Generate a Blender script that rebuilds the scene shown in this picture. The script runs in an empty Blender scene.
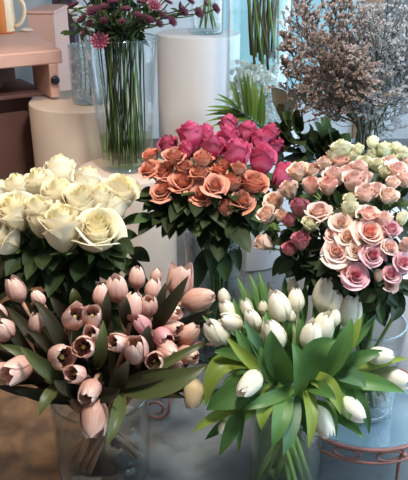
import bpy, math, random
from mathutils import Vector, Matrix
SC = bpy.context.scene
COL = SC.collection
PI = math.pi
RND = random.Random(7)

# ------------------------------------------------------------------ camera
H = 1.0
PITCH = math.radians(24)
F = 680.0
cam_d = bpy.data.cameras.new('camera')
cam = bpy.data.objects.new('camera', cam_d)
COL.objects.link(cam)
cam.location = (0, 0, H)
cam.rotation_euler = (PI / 2 - PITCH, 0, 0)
cam_d.sensor_fit = 'VERTICAL'
cam_d.sensor_height = 24
cam_d.lens = 24 * F / 480
cam_d.clip_start = 0.02
SC.camera = cam
EYE = Vector((0, 0, H))
FWD = Vector((0, math.cos(PITCH), -math.sin(PITCH)))
UP = Vector((0, math.sin(PITCH), math.cos(PITCH)))
RIGHT = Vector((1, 0, 0))


def ray(px, py):
    return FWD + RIGHT * ((px - 204) / F) + UP * ((240 - py) / F)


def at_t(px, py, t):
    return EYE + ray(px, py) * t


def at_y(px, py, Y):
    d = ray(px, py)
    return EYE + d * (Y / d.y)


def at_z(px, py, z):
    d = ray(px, py)
    return EYE + d * ((z - H) / d.z)


def depth(p):
    return (p - EYE).dot(FWD)


def dome(px, py, c, r, k=1.0):
    """Point where the sight line first meets the rounded outline of a bunch."""
    d = ray(px, py)
    S = Vector((1 / (r[0] * k), 1 / (r[1] * k), 1 / (r[2] * k)))
    o = (EYE - c) * 1
    o = Vector((o.x * S.x, o.y * S.y, o.z * S.z))
    e = Vector((d.x * S.x, d.y * S.y, d.z * S.z))
    A, B, C2 = e.dot(e), 2 * o.dot(e), o.dot(o) - 1
    D = B * B - 4 * A * C2
    t = -B / (2 * A) if D < 0 else (-B - math.sqrt(D)) / (2 * A)
    return EYE + d * t


def cs(sx, sy, tw):
    """Direction given as seen from the front: right, up, towards the viewer."""
    return (RIGHT * sx + UP * sy - FWD * tw).normalized()


# ------------------------------------------------------------------ mesh helper
class MB:
    def __init__(self):
        self.v, self.f, self.uv = [], [], []

    def grid(self, rows, uvs=None, close=False):
        n0 = len(self.v)
        m = len(rows[0])
        for i, r in enumerate(rows):
            for j, p in enumerate(r):
                self.v.append(tuple(p))
                self.uv.append(uvs[i][j] if uvs else (j / max(m - 1, 1), i / max(len(rows) - 1, 1)))
        for i in range(len(rows) - 1):
            for j in range(m if close else m - 1):
                a = n0 + i * m + j
                b = n0 + i * m + (j + 1) % m
                self.f.append((a, b, b + m, a + m))

    def tube(self, path, rad, sides=6, cap=True):
        rows = []
        n = len(path)
        prev = None
        for i, p in enumerate(path):
            t = (path[min(i + 1, n - 1)] - path[max(i - 1, 0)])
            t = t.normalized() if t.length > 1e-9 else Vector((0, 0, 1))
            if prev is None:
                a = t.cross(Vector((0, 0, 1)))
                if a.length < 1e-3:
                    a = t.cross(Vector((1, 0, 0)))
            else:
                a = prev - t * prev.dot(t)
            a.normalize()
            prev = a
            b = t.cross(a)
            r = rad[i] if isinstance(rad, (list, tuple)) else rad
            rows.append([p + (a * math.cos(2 * PI * k / sides) + b * math.sin(2 * PI * k / sides)) * r for k in range(sides)])
        n0 = len(self.v)
        self.grid(rows, close=True)
        if cap:
            self.f.append(tuple(range(n0 + sides - 1, n0 - 1, -1)))
            e = n0 + (n - 1) * sides
            self.f.append(tuple(range(e, e + sides)))

    def lathe(self, prof, c, seg=48, closed=False):
        rows = [[Vector((c[0] + r * math.cos(2 * PI * k / seg), c[1] + r * math.sin(2 * PI * k / seg), c[2] + z)) for k in range(seg)] for r, z in prof]
        if closed:
            rows.append(rows[0])
        self.grid(rows, close=True)

    def prism(self, poly, z0, z1, bev=0.0):
        """Upright block on a polygon footprint (counter-clockwise), edges eased by bev."""
        n = len(poly)
        cx = sum(p[0] for p in poly) / n
        cy = sum(p[1] for p in poly) / n

        def ring(z, ins):
            out = []
            for p in poly:
                d = Vector((cx - p[0], cy - p[1], 0))
                L = d.length
                out.append(Vector((p[0], p[1], z)) + d / L * ins)
            return out
        rows = [ring(z0, bev), ring(z0 + bev, 0), ring(z1 - bev, 0), ring(z1, bev)] if bev else [ring(z0, 0), ring(z1, 0)]
        n0 = len(self.v)
        self.grid(rows, close=True)
        self.f.append(tuple(range(n0 + n - 1, n0 - 1, -1)))
        e = n0 + (len(rows) - 1) * n
        self.f.append(tuple(range(e, e + n)))

    def box(self, x0, x1, y0, y1, z0, z1, bev=0.0):
        self.prism([(x0, y0), (x1, y0), (x1, y1), (x0, y1)], z0, z1, bev)

    def ball(self, c, r, seg=8, rings=5, jit=0, rnd=None, sq=(1, 1, 1)):
        rows = []
        for i in range(rings + 1):
            a = PI * i / rings
            rows.append([])
            for k in range(seg):
                rr = r * (1 + (rnd.uniform(-jit, jit) if rnd and 0 < i < rings else 0))
                rows[-1].append(Vector((c[0] + rr * sq[0] * math.sin(a) * math.cos(2 * PI * k / seg), c[1] + rr * sq[1] * math.sin(a) * math.sin(2 * PI * k / seg), c[2] - rr * sq[2] * math.cos(a))))
        self.grid(rows, close=True)

    def build(self, name, mat, parent=None, smooth=True, flat_edges=False):
        org = Vector(parent['_o']) if parent is not None else Vector((0, 0, 0))
        me = bpy.data.meshes.new(name)
        me.from_pydata([(a - org.x, b - org.y, c - org.z) for a, b, c in self.v], [], self.f)
        me.update()
        uvl = me.uv_layers.new(name='UVMap')
        for lp in me.loops:
            uvl.data[lp.index].uv = self.uv[lp.vertex_index]
        if smooth:
            me.polygons.foreach_set('use_smooth', [True] * len(me.polygons))
            if flat_edges:
                me.set_sharp_from_angle(angle=math.radians(38))
        me.materials.append(mat)
        o = bpy.data.objects.new(name, me)
        COL.objects.link(o)
        if parent is not None:
            o.parent = parent
            o['_o'] = tuple(org)
        else:
            o['_o'] = (0.0, 0.0, 0.0)
        return o


def tag(o, label=None, cat=None, group=None, kind=None):
    if label:
        o['label'] = label
    if cat:
        o['category'] = cat
    if group:
        o['group'] = group
    if kind:
        o['kind'] = kind
    return o


def thing(name, loc, label, cat, group=None):
    o = bpy.data.objects.new(name, None)
    o.empty_display_size = 0.02
    COL.objects.link(o)
    o.location = loc
    o['_o'] = tuple(loc)
    return tag(o, label, cat, group)


def bez(a, b, c, d, n):
    out = []
    for i in range(n + 1):
        t = i / n
        s = 1 - t
        out.append(a * s ** 3 + b * 3 * s * s * t + c * 3 * s * t * t + d * t ** 3)
    return out


def bez2(a, b, c, n):
    return [a * (1 - i / n) ** 2 + b * 2 * (1 - i / n) * (i / n) + c * (i / n) ** 2 for i in range(n + 1)]


# ------------------------------------------------------------------ materials
def lin(c):
    return tuple(((x / 255) / 12.92 if x / 255 <= 0.04045 else ((x / 255 + 0.055) / 1.055) ** 2.4) for x in c) + (1.0,)


def new_mat(name):
    m = bpy.data.materials.new(name)
    m.use_nodes = True
    nt = m.node_tree
    nt.nodes.clear()
    out = nt.nodes.new('ShaderNodeOutputMaterial')
    return m, nt, out


def mix_rgb(nt, fac, a, b, mode='MIX'):
    n = nt.nodes.new('ShaderNodeMix')
    n.data_type = 'RGBA'
    n.blend_type = mode
    for sock, val in ((n.inputs[0], fac), (n.inputs[6], a), (n.inputs[7], b)):
        if hasattr(val, 'links') or isinstance(val, bpy.types.NodeSocket):
            nt.links.new(val, sock)
        else:
            sock.default_value = val
    return n.outputs[2]


def ramp(nt, src, lo, hi):
    n = nt.nodes.new('ShaderNodeMapRange')
    nt.links.new(src, n.inputs[0])
    n.inputs[1].default_value = lo
    n.inputs[2].default_value = hi
    return n.outputs[0]


def noise(nt, scale, detail=3, coord='Object', dist=0, vec=None):
    tc = nt.nodes.new('ShaderNodeTexCoord')
    n = nt.nodes.new('ShaderNodeTexNoise')
    n.inputs['Scale'].default_value = scale
    n.inputs['Detail'].default_value = detail
    n.inputs['Distortion'].default_value = dist
    nt.links.new(vec if vec is not None else tc.outputs[coord], n.inputs['Vector'])
    return n.outputs['Fac']


def bump(nt, src, strength, dist, bsdf):
    b = nt.nodes.new('ShaderNodeBump')
    b.inputs['Strength'].default_value = strength
    b.inputs['Distance'].default_value = dist
    nt.links.new(src, b.inputs['Height'])
    nt.links.new(b.outputs[0], bsdf.inputs['Normal'])


def simple(name, c, rough=0.6, metal=0.0, var=0.12, nscale=14, bmp=0.0, spec=0.4):
    m, nt, out = new_mat(name)
    b = nt.nodes.new('ShaderNodeBsdfPrincipled')
    f = noise(nt, nscale)
    c1 = lin(c)
    c2 = tuple(x * (1 - 2 * var) for x in c1[:3]) + (1,)
    nt.links.new(mix_rgb(nt, ramp(nt, f, 0.35, 0.7), c1, c2), b.inputs['Base Color'])
    b.inputs['Roughness'].default_value = rough
    b.inputs['Metallic'].default_value = metal
    b.inputs['Specular IOR Level'].default_value = spec
    if bmp:
        bump(nt, noise(nt, nscale * 6), bmp, 0.004, b)
    nt.links.new(b.outputs[0], out.inputs[0])
    return m


def organic(name, base, edge, inner=None, trans=0.25, rough=0.5, streak=0.0, edge_at=(0.35, 1.0), var=0.1, spec=0.3, streak_col=None):
    """Petal or leaf: UV v runs from base to tip, u from heart to outside (petals) or across (leaves)."""
    m, nt, out = new_mat(name)
    uv = nt.nodes.new('ShaderNodeUVMap')
    sep = nt.nodes.new('ShaderNodeSeparateXYZ')
    nt.links.new(uv.outputs[0], sep.inputs[0])
    col = mix_rgb(nt, ramp(nt, sep.outputs[1], *edge_at), lin(base), lin(edge))
    if inner:
        col = mix_rgb(nt, ramp(nt, sep.outputs[0], 0.55, 0.05), col, lin(inner))
    if streak:
        mp = nt.nodes.new('ShaderNodeMapping')
        mp.inputs['Scale'].default_value = (14, 1.2, 1)
        nt.links.new(uv.outputs[0], mp.inputs[0])
        sf = noise(nt, 2.2, 2, vec=mp.outputs[0])
        mm = nt.nodes.new('ShaderNodeMath')
        mm.operation = 'MULTIPLY'
        nt.links.new(ramp(nt, sf, 0.4, 0.65), mm.inputs[0])
        mm.inputs[1].default_value = streak
        col = mix_rgb(nt, mm.outputs[0], col, lin(streak_col or edge))
    oi = nt.nodes.new('ShaderNodeObjectInfo')
    hs = nt.nodes.new('ShaderNodeHueSaturation')
    v = nt.nodes.new('ShaderNodeMapRange')
    nt.links.new(oi.outputs['Random'], v.inputs[0])
    v.inputs[3].default_value = 1 - var
    v.inputs[4].default_value = 1 + var
    nt.links.new(v.outputs[0], hs.inputs['Value'])
    nt.links.new(col, hs.inputs['Color'])
    b = nt.nodes.new('ShaderNodeBsdfPrincipled')
    nt.links.new(hs.outputs[0], b.inputs['Base Color'])
    b.inputs['Roughness'].default_value = rough
    b.inputs['Specular IOR Level'].default_value = spec
    t = nt.nodes.new('ShaderNodeBsdfTranslucent')
    nt.links.new(hs.outputs[0], t.inputs[0])
    mx = nt.nodes.new('ShaderNodeMixShader')
    mx.inputs[0].default_value = trans
    nt.links.new(b.outputs[0], mx.inputs[1])
    nt.links.new(t.outputs[0], mx.inputs[2])
    nt.links.new(mx.outputs[0], out.inputs[0])
    return m


def glass(name, tint=(0.97, 0.985, 0.985), refl=0.9, base=0.04, rough=0.02, bmp=0.0, haze=0.0, hazecol=(200, 220, 225), patchy=False):
    """Clear thin glass: passes light, mirrors at grazing angles."""
    m, nt, out = new_mat(name)
    tr = nt.nodes.new('ShaderNodeBsdfTransparent')
    tr.inputs[0].default_value = tint + (1,)
    gl = nt.nodes.new('ShaderNodeBsdfGlossy')
    gl.inputs['Roughness'].default_value = rough
    lw = nt.nodes.new('ShaderNodeLayerWeight')
    lw.inputs[0].default_value = 0.5
    pw = nt.nodes.new('ShaderNodeMath')
    pw.operation = 'POWER'
    nt.links.new(lw.outputs['Facing'], pw.inputs[0])
    pw.inputs[1].default_value = 2.4
    mr = nt.nodes.new('ShaderNodeMapRange')
    nt.links.new(pw.outputs[0], mr.inputs[0])
    mr.inputs[3].default_value = base
    mr.inputs[4].default_value = refl
    mx = nt.nodes.new('ShaderNodeMixShader')
    nt.links.new(mr.outputs[0], mx.inputs[0])
    nt.links.new(tr.outputs[0], mx.inputs[1])
    nt.links.new(gl.outputs[0], mx.inputs[2])
    last = mx.outputs[0]
    if bmp:
        bump_src = noise(nt, 60, 2)
        b = nt.nodes.new('ShaderNodeBump')
        b.inputs['Strength'].default_value = bmp
        b.inputs['Distance'].default_value = 0.01
        nt.links.new(bump_src, b.inputs['Height'])
        nt.links.new(b.outputs[0], gl.inputs['Normal'])
    if haze:
        df = nt.nodes.new('ShaderNodeBsdfDiffuse')
        df.inputs[0].default_value = lin(hazecol)
        m2 = nt.nodes.new('ShaderNodeMixShader')
        m2.inputs[0].default_value = haze
        if patchy:
            sp = noise(nt, 55, 3, dist=1.5)
            mm = nt.nodes.new('ShaderNodeMath')
            mm.operation = 'MULTIPLY'
            nt.links.new(ramp(nt, sp, 0.45, 0.7), mm.inputs[0])
            mm.inputs[1].default_value = haze
            nt.links.new(mm.outputs[0], m2.inputs[0])
        nt.links.new(last, m2.inputs[1])
        nt.links.new(df.outputs[0], m2.inputs[2])
        last = m2.outputs[0]
    nt.links.new(last, out.inputs[0])
    return m


def emit(name, c, s):
    m, nt, out = new_mat(name)
    e = nt.nodes.new('ShaderNodeEmission')
    e.inputs[0].default_value = lin(c)
    e.inputs[1].default_value = s
    nt.links.new(e.outputs[0], out.inputs[0])
    return m


M = {}
M['pink_tulip'] = organic('pink_tulip_petal', (214, 166, 148), (250, 222, 206), trans=0.22, rough=0.42, streak=0.7, streak_col=(210, 152, 136), var=0.1)
M['rosy_tulip'] = organic('rosy_tulip_petal', (206, 148, 146), (238, 188, 188), trans=0.22, rough=0.42, streak=0.6, streak_col=(198, 124, 130), var=0.08)
M['white_tulip'] = organic('white_tulip_petal', (238, 232, 204), (254, 246, 232), trans=0.28, rough=0.42, streak=0.3, streak_col=(236, 222, 200), var=0.03)
M['beige_tulip'] = organic('beige_tulip_petal', (228, 206, 160), (242, 216, 180), trans=0.25, rough=0.45, streak=0.4, streak_col=(220, 186, 142), var=0.04)
M['white_rose'] = organic('white_rose_petal', (252, 240, 198), (255, 248, 226), inner=(252, 240, 190), trans=0.3, rough=0.5, var=0.03, edge_at=(0.0, 0.8))
M['hot_rose'] = organic('magenta_rose_petal', (176, 48, 88), (212, 84, 124), inner=(190, 48, 92), trans=0.2, rough=0.45, var=0.16, streak=0.5, streak_col=(226, 134, 160))
M['orange_rose'] = organic('orange_rose_petal', (226, 162, 138), (228, 152, 124), inner=(222, 146, 116), trans=0.22, rough=0.5, var=0.16, streak=0.6, streak_col=(240, 200, 184))
M['peach_rose'] = organic('peach_rose_petal', (240, 216, 194), (248, 222, 206), inner=(238, 194, 168), trans=0.25, rough=0.5, var=0.06)
M['coral_rose'] = organic('coral_rose_petal', (244, 220, 204), (246, 208, 194), inner=(240, 160, 138), trans=0.25, rough=0.5, var=0.06)
M['blush_rose'] = organic('blush_rose_petal', (244, 224, 210), (247, 214, 202), inner=(238, 186, 168), trans=0.25, rough=0.5, var=0.06)
M['rosy_rose'] = organic('rosy_rose_petal', (240, 208, 204), (238, 188, 194), inner=(214, 116, 138), trans=0.25, rough=0.5, var=0.08)
M['wine_rose'] = organic('magenta_bud_petal', (200, 140, 138), (206, 132, 142), inner=(186, 86, 108), trans=0.22, rough=0.5, var=0.08)
M['cream_rose'] = organic('cream_rose_petal', (226, 228, 180), (248, 242, 216), inner=(240, 230, 184), trans=0.25, rough=0.5, var=0.05)
M['leaf_dark'] = organic('dark_rose_leaf', (42, 54, 30), (52, 66, 36), trans=0.12, rough=0.5, var=0.35, streak=0.2, spec=0.22)
M['leaf_mid'] = organic('mid_green_leaf', (70, 92, 52), (86, 108, 62), trans=0.18, rough=0.5, var=0.15, spec=0.25)
M['leaf_tulip'] = organic('green_tulip_leaf', (104, 136, 66), (78, 116, 58), trans=0.22, rough=0.42, streak=0.5, streak_col=(62, 98, 58), var=0.22, edge_at=(0.0, 1.0))
M['leaf_lime'] = organic('yellow_green_tulip_leaf', (140, 156, 66), (130, 148, 60), trans=0.28, rough=0.42, streak=0.5, streak_col=(100, 128, 56), var=0.08)
M['leaf_blue'] = organic('grey_green_tulip_leaf', (96, 130, 92), (84, 122, 84), trans=0.2, rough=0.45, streak=0.4, streak_col=(70, 106, 78), var=0.12)
M['leaf_brown'] = organic('bronze_tulip_leaf', (50, 50, 32), (62, 58, 42), trans=0.12, rough=0.5, var=0.3, streak=0.5, streak_col=(42, 36, 28), spec=0.15)
M['leaf_olive'] = organic('olive_tulip_leaf', (82, 90, 48), (90, 96, 56), trans=0.18, rough=0.42, streak=0.4, streak_col=(60, 66, 40), var=0.15)
M['palm'] = organic('palm_leaflet', (84, 112, 48), (112, 142, 62), trans=0.25, rough=0.4, streak=0.4, streak_col=(66, 92, 40), var=0.1)
M['eucalyptus'] = organic('brown_green_leaf', (112, 106, 84), (128, 116, 94), trans=0.12, rough=0.5, var=0.1)
M['stem_green'] = simple('green_stem', (104, 130, 66), 0.5)
M['stem_pale'] = simple('pale_green_stem', (184, 202, 142), 0.45)
M['stem_dark'] = simple('dark_stem', (44, 56, 34), 0.6)
M['stem_red'] = simple('reddish_brown_stem', (176, 132, 106), 0.45, var=0.22)
M['stem_brown'] = simple('brown_green_stem', (86, 78, 48), 0.55, var=0.25)
M['anther'] = simple('dark_anther', (46, 24, 24), 0.7)
M['pistil'] = simple('yellow_green_pistil', (178, 170, 96), 0.6)
M['sepal'] = organic('rose_sepal', (84, 110, 58), (96, 122, 66), trans=0.15, rough=0.5, var=0.1)
M['burgundy'] = organic('burgundy_bract', (50, 20, 34), (86, 42, 60), trans=0.15, rough=0.55, var=0.35)
M['burgundy_light'] = organic('dusty_rose_bract', (140, 60, 84), (176, 98, 118), trans=0.15, rough=0.55, var=0.1)
M['burgundy_core'] = simple('pin_cushion', (96, 44, 62), 0.7, bmp=0.3, nscale=60)
M['statice_a'] = organic('dusty_pink_florets', (192, 172, 164), (192, 172, 164), trans=0.3, rough=0.8, var=0.14)
M['statice_b'] = organic('lilac_florets', (192, 188, 186), (192, 188, 186), trans=0.3, rough=0.8, var=0.14)
M['statice_c'] = organic('brownish_florets', (166, 144, 132), (166, 144, 132), trans=0.3, rough=0.8, var=0.14)
M['statice_twig'] = simple('grey_green_twig', (82, 84, 66), 0.7)
M['white_floret'] = organic('white_blossom', (216, 220, 214), (238, 238, 232), trans=0.2, rough=0.6, var=0.05)
M['glass'] = glass('clear_glass', tint=(0.98, 0.99, 0.99), refl=0.85, base=0.012)
M['glass_mid'] = glass('smoky_clear_glass', tint=(0.88, 0.91, 0.92), refl=0.85, base=0.02)
M['glass_bubble'] = glass('bubbled_glass', tint=(0.93, 0.95, 0.95), refl=0.6, base=0.05, rough=0.1, bmp=0.5, haze=0.38, hazecol=(225, 230, 230), patchy=True)
M['water'] = glass('vase_water', tint=(0.78, 0.87, 0.60), refl=0.35, base=0.015)
M['water_clear'] = glass('clear_vase_water', tint=(0.96, 0.98, 0.96), refl=0.4, base=0.015)
M['gel'] = glass('clear_glass_chips', tint=(0.94, 0.97, 0.97), refl=0.9, base=0.2, rough=0.08, haze=0.42, hazecol=(236, 240, 238))
M['table_glass'] = glass('pale_table_glass', tint=(0.80, 0.90, 0.94), refl=0.7, base=0.10, rough=0.12, haze=0.30, hazecol=(176, 204, 218))
M['iron'] = simple('rose_painted_iron', (176, 122, 112), 0.45, metal=0.25, var=0.2, nscale=30)
M['drum'] = simple('white_painted_plinth', (206, 204, 206), 0.55, var=0.04, nscale=5)
M['drum_cream'] = simple('cream_white_plinth', (210, 194, 180), 0.5, var=0.05, nscale=6)
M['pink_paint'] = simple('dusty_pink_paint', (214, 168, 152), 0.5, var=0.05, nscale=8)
M['pink_shaded'] = simple('shaded_pink_paint', (112, 78, 70), 0.6, var=0.1, nscale=8)  # cabinet's pink under the top, its shade darkened into the colour
M['knob'] = simple('dark_green_knob', (24, 32, 34), 0.3)
M['plum'] = simple('dark_plum_paint', (66, 52, 60), 0.6, var=0.1, nscale=4)
M['ceramic_orange'] = simple('orange_glaze', (226, 142, 84), 0.3, var=0.08)
M['ceramic_cream'] = simple('cream_glaze', (232, 208, 172), 0.3, var=0.08)
M['shell'] = simple('white_shell', (226, 212, 196), 0.5, var=0.15, nscale=30)
M['wood'] = simple('brown_wood_post', (150, 116, 92), 0.6, var=0.15)
M['wall'] = simple('pale_grey_wall', (206, 212, 216), 0.8, var=0.03, nscale=3)
M['black'] = simple('black_frame', (20, 22, 26), 0.5)
M['sky_pane'] = emit('daylight_window', (150, 204, 226), 0.85)
M['grey_pane'] = emit('dim_window', (118, 132, 146), 0.7)
M['day_pane'] = emit('bright_day_window', (192, 222, 246), 4.2)

# concrete floor with warm light painted in as brown patches at left
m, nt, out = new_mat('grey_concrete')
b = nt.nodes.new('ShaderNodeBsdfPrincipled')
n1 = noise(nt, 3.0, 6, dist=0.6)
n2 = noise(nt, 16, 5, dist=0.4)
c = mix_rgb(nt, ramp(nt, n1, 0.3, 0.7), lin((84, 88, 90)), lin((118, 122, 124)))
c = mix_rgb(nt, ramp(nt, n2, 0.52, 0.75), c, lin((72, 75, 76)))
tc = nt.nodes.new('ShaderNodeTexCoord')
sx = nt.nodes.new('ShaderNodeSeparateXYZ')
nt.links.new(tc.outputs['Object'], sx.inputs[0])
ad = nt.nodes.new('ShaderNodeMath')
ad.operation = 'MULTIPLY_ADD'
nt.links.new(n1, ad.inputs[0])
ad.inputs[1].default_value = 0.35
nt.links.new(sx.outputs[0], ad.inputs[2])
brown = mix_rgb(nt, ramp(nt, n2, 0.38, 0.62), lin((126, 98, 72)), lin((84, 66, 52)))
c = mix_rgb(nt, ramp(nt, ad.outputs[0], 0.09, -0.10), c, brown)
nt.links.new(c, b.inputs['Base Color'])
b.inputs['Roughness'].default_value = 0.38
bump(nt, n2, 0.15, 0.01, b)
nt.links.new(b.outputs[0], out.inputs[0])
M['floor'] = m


# ------------------------------------------------------------------ setting
def struct(mb, name, mat, label, smooth=False):
    o = mb.build(name, mat, smooth=smooth)
    return tag(o, label, None, None, 'structure')


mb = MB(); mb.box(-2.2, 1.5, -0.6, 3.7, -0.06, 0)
struct(mb, 'floor', M['floor'], 'grey polished concrete floor with warm light painted brown at left')
mb = MB()
mb.box(-2.2, 0.10, 3.6, 3.7, 0, 2.4)
mb.box(0.10, 1.5, 3.6, 3.7, 0, 0.25)
mb.box(0.10, 1.5, 3.6, 3.7, 1.9, 2.4)
struct(mb, 'wall_back', M['wall'], 'pale grey back wall')
mb = MB(); mb.box(0.10, 0.80, 3.62, 3.66, 0.25, 1.9)
w1 = struct(mb, 'window_1', M['sky_pane'], 'pale blue daylit window behind the lilac flowers')
mb = MB(); mb.box(0.90, 1.5, 3.62, 3.66, 0.25, 1.9)
w2 = struct(mb, 'window_2', M['grey_pane'], 'dimmer grey window pane beside the brown post')
mb = MB(); mb.box(0.80, 0.90, 3.57, 3.68, 0, 2.4, 0.004)
struct(mb, 'trim_1', M['wood'], 'brown wooden post between the window panes')
mb = MB(); mb.box(1.10, 1.125, 3.57, 3.61, 0.25, 1.9, 0.003)
struct(mb, 'trim_2', M['black'], 'black window bar at the far right')
p0, p1 = at_y(51, -10, 3.3), at_y(71, -10, 3.3)
mb = MB(); mb.box(p0.x, p1.x, 3.3, 3.42, 0, 2.4, 0.004)
struct(mb, 'trim_3', M['plum'], 'dark plum painted post behind the pink cabinet')
# right side: shop window of four panes that lets the daylight in
mb = MB()
mb.box(1.40, 1.5, -0.6, 3.6, 0, 0.3)
mb.box(1.40, 1.5, -0.6, 3.6, 2.1, 2.4)
for y in (-0.6, 0.42, 1.44, 2.46, 3.48):
    mb.box(1.40, 1.5, y, y + 0.08, 0.3, 2.1)
struct(mb, 'wall_right', M['wall'], 'pale wall with shop window on the right')
mb = MB(); mb.box(1.44, 1.46, -0.6, 3.6, 0.3, 2.1)
struct(mb, 'window_3', M['day_pane'], 'bright shop window on the right')


def drum(c, r, h, label, mat):
    b = 0.006
    mb = MB()
    mb.lathe([(0.0001, 0), (r - b, 0), (r, b), (r, h - b), (r - b * 0.3, h - b * 0.3), (r - b, h), (0.0001, h)], (c[0], c[1], 0.0), 72)
    o = mb.build('plinth', mat, flat_edges=True)
    tag(o, label, 'plinth', 'round white display plinths')
    return o


DA = (-0.404, 2.30); DB = (-0.2375, 1.98); DC = (0.132, 2.15); DD = (-0.02, 2.52); DE = (0.50, 1.60)
drum(DA, 0.187, 0.496, 'cream white round plinth beside the pink cabinet, under the bubbled glass vase', M['drum_cream'])
drum(DB, 0.15, 0.355, 'low white round plinth carrying the vase of burgundy flowers', M['drum_cream'])
drum(DC, 0.168, 0.435, 'white round plinth behind the magenta roses, under the wide vase of clear chips', M['drum'])
drum(DD, 0.15, 0.689, 'tallest white round plinth, with the small glass vase on its top', M['drum'])
drum(DE, 0.27, 0.30, 'wide white round plinth behind the spray roses at the right edge', M['drum'])


# ------------------------------------------------------------------ glass vases
def vase(name, c, z, h, r0, r1, label, mat='glass', water=None, wmat='water', wlabel=None, wall=0.004, base=0.014):
    """Clear cylinder vase: thick base, thin wall with a rounded lip; its water is a thing of its own."""
    root = thing(name, (c[0], c[1], z), label, 'vase', None)
    wi = wall
    prof = [(0.0001, 0), (r0 * 0.92, 0), (r0 * 0.99, 0.003), (r0, 0.008)]
    n = 6
    for i in range(1, n + 1):
        k = i / n
        prof.append((r0 + (r1 - r0) * k, 0.008 + (h - 0.010) * k))
    prof += [(r1 - wi * 0.5, h)]
    for i in range(n, -1, -1):
        k = i / n
        prof.append((r0 + (r1 - r0) * k - wi, base + (h - 0.003 - base) * k))
    prof += [(0.0001, base)]
    mb = MB(); mb.lathe(prof, (c[0], c[1], z), 64)
    mb.build('body', M[mat], root)
    mb = MB()
    rr = r1 - wi * 0.5
    mb.tube([Vector((c[0] + rr * math.cos(2 * PI * k / 64), c[1] + rr * math.sin(2 * PI * k / 64), z + h)) for k in range(65)], wi * 0.55, 6, False)
    mb.build('rim', M['glass_rim'], root)
    mb = MB()
    mb.lathe([(0.0001, 0.001), (r0 * 0.9, 0.001), (r0 - wi, 0.006), (r0 - wi, base - 0.001), (0.0001, base - 0.001)], (c[0], c[1], z), 48)
    mb.build('base', M['glass_rim'], root)
    if water:
        k = (water - base) / (h - base)
        ra = r0 - wi - 0.0008
        rb = r0 + (r1 - r0) * k - wi - 0.0008
        mb = MB()
        mb.lathe([(0.0001, base + 0.001), (ra, base + 0.001), (rb, water - 0.002), (rb, water), (0.0001, water)], (c[0], c[1], z), 48)
        tag(mb.build('water', M[wmat]), wlabel, 'water', None, 'stuff')
    return dict(c=Vector((c[0], c[1], z)), zr=z + h, r0=r0 - wi - 0.006, r1=r1 - wi - 0.004, zb=z + base + 0.003)


M['glass_rim'] = glass('glass_lip', tint=(0.80, 0.89, 0.90), refl=0.9, base=0.12)
V_PINKT = vase('glass_vase', (-0.204, 1.09), 0, 0.19, 0.092, 0.096, 'wide clear glass vase holding the pale pink tulips, at the front left', water=0.10, wmat='water_clear', wlabel='clear water in the vase of pale pink tulips')
V_WHITET = vase('glass_vase', (0.155, 1.02), 0, 0.235, 0.067, 0.069, 'clear glass vase holding the white tulips, at the bottom edge', water=0.165, wlabel='greenish water in the vase of white tulips')
V_ROSE = vase('glass_vase', (0.03, 1.52), 0.0, 0.35, 0.066, 0.078, 'tall clear glass vase holding the magenta and orange roses', mat='glass_mid', water=0.22, wmat='water_clear', wlabel='water in the vase of magenta and orange roses')
V_WROSE = vase('glass_vase', (-0.33, 1.50), 0, 0.28, 0.062, 0.07, 'glass vase hidden under the white roses', mat='glass_mid')
V_SPRAY = vase('glass_vase', (0.318, 1.135), 0.124, 0.20, 0.066, 0.072, 'clear glass vase of spray roses standing on the small round iron table', water=0.13, wmat='water_clear', wlabel='clear water in the vase of spray roses')
V_ASTR = vase('glass_vase', (-0.236, 2.0), 0.3555, 0.385, 0.076, 0.104, 'flared clear glass vase of burgundy flowers on the low plinth', water=0.098, wlabel='green tinted water in the vase of burgundy flowers')
V_BIG = vase('glass_vase', (0.168, 2.18), 0.4355, 0.50, 0.1, 0.1, 'wide tall glass cylinder with clear chips on the plinth', water=0.355, wmat='water_clear', wlabel='water above the clear chips in the wide tall cylinder', wall=0.005)
V_SMALL = vase('glass_vase', (0.012, 2.49), 0.6895, 0.20, 0.056, 0.058, 'small glass vase on the tallest plinth', water=0.05, wmat='water_clear', wlabel='shallow water in the small vase on the tallest plinth')
V_BUBBLE = vase('glass_vase', (-0.378, 2.27), 0.4965, 0.185, 0.062, 0.064, 'bubbled glass vase of white blossoms on the cream plinth', mat='glass_bubble')
V_GREEN = vase('glass_vase', (0.05, 1.74), 0, 0.36, 0.05, 0.055, 'narrow glass vase of green branches behind the magenta roses', mat='glass_mid')
V_STAT = vase('glass_vase', (0.43, 1.74), 0.3005, 0.2, 0.055, 0.06, 'glass vase of lilac statice standing on the wide plinth')


# ------------------------------------------------------------------ plant pieces
def frame(axis, roll=0.0):
    a = axis.normalized()
    s = a.cross(Vector((0, 0, 1)))
    if s.length < 1e-3:
        s = Vector((1, 0, 0))
    s.normalize()
    t = s.cross(a)
    c, q = math.cos(roll), math.sin(roll)
    return s * c + t * q, t * c - s * q, a


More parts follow.
